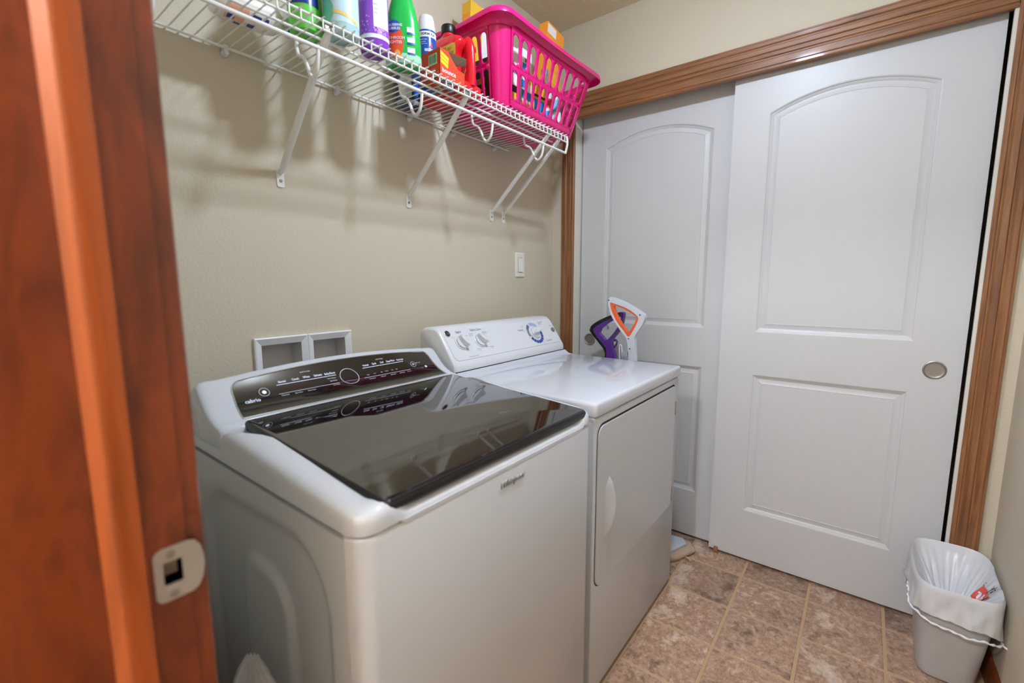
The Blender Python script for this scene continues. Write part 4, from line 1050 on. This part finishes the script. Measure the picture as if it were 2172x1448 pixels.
# floor head with pad
hpts = [(-.162,-.732),(-.055,-.774),(-.022,-.750),(-.036,-.60),(-.065,-.50),(-.145,-.50),(-.172,-.60)]
hb_ = prism(hpts, [], lambda u, v, w_: (u, v, .026+w_+(.018*max(0, 1-((u+.10)/.07)**2-((v+.63)/.1)**2) if w_ else 0)), .016)
mh = obj('mop_head', hb_, mat('mop_head_plastic', (196, 202, 210), rough=.35), wm, 30)
md = mh.modifiers.new('b', 'BEVEL'); md.width = .004; md.segments = 2; md.limit_method = 'ANGLE'
pd = bmesh.new(); outl = dense([(-.195,-.735),(-.16,-.765),(-.05,-.812),(-.002,-.775),(-.018,-.60),(-.05,-.47),(-.16,-.47),(-.20,-.60)], .008)
rng = []
for dz, k in ((.000, .97), (.006, 1.0), (.014, 1.012), (.022, 1.0), (.0255, .96)):
    rng.append([(-.10+(x+.10)*k+random.uniform(-.0022, .0022), -.63+(y+.63)*k+random.uniform(-.0022, .0022), .0005+dz+random.uniform(0, .002)*(dz > 0)) for x, y in outl])
pdo = obj('mop_pad', loft(pd, rng), mat('terry_pad', (206, 182, 158), rough=.95, bump=(320, 1, .006)), wm, 60); pdo['label'] = 'beige looped microfibre pad'
fr = bmesh.new()
tube(fr, smoothpts([(-.118, -.792, .012), (-.120, -.806, .010), (-.128, -.815, .006)], 4), .004, 6); obj('pad_tag', fr, MATS['terry_pad'], wm)

pm = thing('steam_cleaner', 'purple and black handled steam cleaner standing behind the dryer', 'mop', (-.07, -.40, 0))
m_pur = plast('cleaner_purple', (98, 48, 152), rough=.22)
PO = [(-.2771,.9985),(-.2853,1.0145),(-.3207,1.0394),(-.3696,1.0625),(-.4093,1.0791),(-.4328,1.0856),(-.4466,1.0806),(-.4461,1.0604),(-.4386,1.0269),(-.4239,.9926),(-.3969,.9569),(-.3894,.9374),(-.3964,.9077),(-.405,.8895),(-.4100,.850),(-.4150,.70),(-.3650,.70),(-.3587,.8421),(-.3558,.8926),(-.3234,.9321),(-.2929,.9647),(-.2752,.9868)]
PH = [(-.3221,.984),(-.3544,1.0203),(-.3963,1.0469),(-.4237,1.0631),(-.4340,1.0562),(-.4250,1.03),(-.4100,1.0005),(-.3885,.9727),(-.3605,.9466),(-.3393,.9641)]
BK = [(-.2751,.9985),(-.2843,1.0155),(-.3207,1.0404),(-.3696,1.0635),(-.4133,1.0803),(-.429,1.0827),(-.4254,1.0725),(-.394,1.060),(-.3458,1.0361),(-.3046,1.0109),(-.2912,.9927),(-.3132,.9623),(-.3562,.9157),(-.3632,.8897),(-.369,.70),(-.3620,.70),(-.3577,.8421),(-.3548,.8926),(-.3224,.9321),(-.2919,.9647),(-.2732,.9868)]
ph = plate_yz(sm(PO), [sm(PH)], -.07, .026, m_pur, 'handle', pm, .006)
plate_yz(sm(BK), [], -.07, .031, m_black, 'rubber_grip', pm, .004)
plate_yz(sm([(-.334,1.0),(-.352,.995),(-.3655,1.0),(-.3645,1.012),(-.3585,1.018),(-.348,1.012)]), [], -.07, .012, mat('smoke_trigger', (176, 178, 186), rough=.2), 'trigger', pm, .003)
obj('cord_hook', tube(bmesh.new(), smoothpts([(-.07, -.398, .912), (-.07, -.409, .930), (-.07, -.4125, .943), (-.07, -.405, .951), (-.07, -.398, .945)], 4), .0045, 8), m_pur, pm)
obj('pole', tube(bmesh.new(), [(-.07, -.39, .72), (-.068, -.395, .3), (-.066, -.40, .06)], .015, 14), m_black, pm)
obj('floor_head', loft(bmesh.new(), [[(x, y, z) for x, y in rrect(-.115+d, -.02-d, -.455+d, -.30-d, .02, 4)] for z, d in ((0, .004), (.004, 0), (.03, .004), (.055, .025))]), m_pur, pm)

# ================================================================ WASTEBASKET AND LINER
bc = (-.172, -1.6175)
tc = thing('trash_can', 'light grey plastic wastebasket in the corner by the right wall', 'wastebasket', (bc[0], bc[1], 0))
def bring(hx, hy, z, n=48, e=4.5, jit=0):
    out = []
    for i in range(n):
        a = 2*PI*i/n; c_, s_ = math.cos(a), math.sin(a); r = 1/((abs(c_)/hx)**e+(abs(s_)/hy)**e)**(1/e)
        out.append((bc[0]+r*c_, bc[1]+r*s_, z))
    return out
m_bin = plast('bin_grey', (192, 192, 194), rough=.35)
H_ = .318
bb_ = loft(bmesh.new(), [bring(.088, .062, 0), bring(.094, .067, .004), bring(.098, .069, .02), bring(.149, .0945, H_-.02), bring(.154, .098, H_-.018), bring(.155, .0985, H_), bring(.149, .093, H_), bring(.146, .0905, H_-.02), bring(.095, .065, .01)])
obj('bin_body', bb_, m_bin, tc, 40)
m_bag = bpy.data.materials.new('white_film'); m_bag.use_nodes = True
nt = m_bag.node_tree; b = nt.nodes['Principled BSDF']; b.inputs['Base Color'].default_value = (*lin((238, 239, 242)), 1); b.inputs['Roughness'].default_value = .28
tr = nt.nodes.new('ShaderNodeBsdfTranslucent'); tr.inputs['Color'].default_value = (*lin((240, 240, 244)), 1)
tp = nt.nodes.new('ShaderNodeBsdfTransparent'); mx = nt.nodes.new('ShaderNodeMixShader'); mx.inputs[0].default_value = .22; mx2 = nt.nodes.new('ShaderNodeMixShader'); mx2.inputs[0].default_value = .05
out_ = nt.nodes['Material Output']
nt.links.new(b.outputs[0], mx.inputs[1]); nt.links.new(tr.outputs[0], mx.inputs[2]); nt.links.new(mx.outputs[0], mx2.inputs[1]); nt.links.new(tp.outputs[0], mx2.inputs[2]); nt.links.new(mx2.outputs[0], out_.inputs['Surface'])
bg = thing('trash_bag', 'white plastic shopping bag lining the wastebasket, folded over its rim', 'plastic bag', (bc[0], bc[1], H_))
N = 220
tri = lambda x: math.asin(math.sin(x))*2/PI
def sup(a, hx, hy, e=4.2):
    return 1/((abs(math.cos(a))/hx)**e+(abs(math.sin(a))/hy)**e)**(1/e)
def folds(a, q):
    return .5*tri(7*a+1.3+2*q)+.35*tri(13*a+.4-3*q)+.25*tri(23*a+2.2+4*q)+.18*tri(41*a)
def hem(a):      # hanging depth below the rim, deepest on the near right where it is knotted
    return .078+.050*max(0, math.cos((a-math.radians(-140))*.9))**1.5+.012*tri(3*a+.6)
def bagout(a, f):   # outside skirt: f 0 at the rim, 1 at the hem
    g_ = .0015+.0045*f
    r = sup(a, .1565, .0995)+g_+.0062*folds(a, f*1.4)*min(1, f*1.6)
    y = bc[1]+r*math.sin(a)
    return Vector((bc[0]+r*math.cos(a), max(y, YR+.0025), H_+.004-hem(a)*f+.003*folds(a+1, .3)*f))
INN = [(0, .1515, .0945, .009), (.12, .144, .088, -.004), (.35, .113, .066, -.045), (.6, .085, .048, -.085), (.85, .05, .03, -.115), (1, .012, .008, -.118)]
def bagin(a, k, off=0):
    for p_, q_ in zip(INN, INN[1:]):
        if p_[0] <= k <= q_[0]:
            t_ = (k-p_[0])/(q_[0]-p_[0]); hx, hy, dz = [p_[i]+(q_[i]-p_[i])*t_ for i in (1, 2, 3)]; break
    am = min(1, k*2.2)*(1-.75*max(0, k-.6)/.4)
    lift = .012*max(0, math.cos(a+.35))*(1-min(1, k*5))
    r = sup(a, hx, hy)+.0055*folds(a, k*1.6)*am
    return Vector((bc[0]+r*math.cos(a), max(bc[1]+r*math.sin(a), YR+.0025), H_+dz+lift+.011*folds(a*1.0+.7, -k*1.3)*am+off))
AA = [2*PI*i/N for i in range(N)]
rings = [[bagout(a, f) for a in AA] for f in (1, .95, .86, .74, .6, .46, .32, .2, .1, .03)]
rings += [[bagin(a, 0)+Vector((.003*math.cos(a), .002*math.sin(a) if bc[1]+.1*math.sin(a) > YR+.02 else 0, .0025)) for a in AA]]
rings += [[bagin(a, k) for a in AA] for k in (0, .05, .12, .2, .3, .4, .5, .6, .7, .8, .9, 1)]
obj('liner', loft(bmesh.new(), rings, False, True), m_bag, bg, 28)
hp = [bagout(math.radians(-262+150*i/179), 1) for i in range(180)]
obj('twisted_hem', tube(bmesh.new(), hp, [.0022+.0016*math.sin(i*.35)**2 for i in range(180)], 7), mat('bag_hem', (238, 238, 240), rough=.35), bg)
kx = bagout(math.radians(-140), 1)
obj('knot_tail', tube(bmesh.new(), smoothpts([kx, kx+Vector((-.006, -.012, -.006)), kx+Vector((-.010, -.030, -.018))], 5), .0028, 7), MATS['bag_hem'], bg)
lf_ = loft(bmesh.new(), [[(bc[0]+.02-.028*k+random.uniform(-.004,.004), bc[1]+.106+.010*math.sin(i*.8+k)*(1-k*.4)+.008*k, H_-.045-.045*i/6+.010*k) for i in range(7)] for k in (0, .5, 1)], False, False, closed=False)
obj('loose_flap', lf_, m_bag, bg, 60)
# print showing through on the sagging inside of the bag (mirrored)
PA, PK = math.radians(-104), .40
def bpf(u, v, off=.005):
    a = PA+u/.088; k = PK-v/.115
    return bagin(a, max(.01, min(.99, k)), off)+Vector((.003*math.cos(a+PI), .003*math.sin(a+PI), 0))
def grid2d(u0, u1, v0, v1, n, m_, fn):
    return loft(bmesh.new(), [[fn(u0+(u1-u0)*i/n, v0+(v1-v0)*j/m_) for i in range(n+1)] for j in range(m_+1)], False, False, closed=False)
obj('print_patch', grid2d(-.034, .034, -.017, .017, 14, 6, lambda u, v: bpf(u, v, .005)), mat('bag_red', (222, 84, 76), rough=.45), bg, 60)
text('mile', .030, lambda u, v: bpf(-u, v, .0065), m_print, bg, bold=.0006, cut=.006)
text("y's", .026, lambda u, v: bpf(-.012-u, v+.028, .0065), mat('bag_black', (40, 38, 42)), bg, bold=.0006, cut=.006)
text("a", .020, lambda u, v: bpf(.040-u, v+.020, .0065), MATS['bag_black'], bg, cut=.006)

# clear bag tucked beside the washer
c = (-1.826, -.62, 0)
t = thing('clear_bag', 'crumpled clear plastic bag standing beside the washer at the door jamb', 'plastic bag', c)
rings = []
for z, r in ((0,.045),(.02,.055),(.2,.058),(.42,.056),(.54,.044),(.60,.028),(.645,.009)):
    rings.append([(c[0]+.9*r*(1+.14*math.sin(5*q*2*PI/40+z*20)+.07*math.sin(11*q*2*PI/40+z*33))*math.cos(q*2*PI/40)+.02*z, c[1]+1.5*r*(1+.14*math.sin(5*q*2*PI/40+z*20)+.07*math.sin(13*q*2*PI/40+z*27))*math.sin(q*2*PI/40), z+.004*math.sin(q*1.9)*(z > .05)) for q in range(40)])
m_clear = m_bag.copy(); m_clear.name = 'clear_film'
[n for n in m_clear.node_tree.nodes if n.type == 'MIX_SHADER'][1].inputs[0].default_value = .6
obj('film', loft(bmesh.new(), rings), m_clear, t, 25)
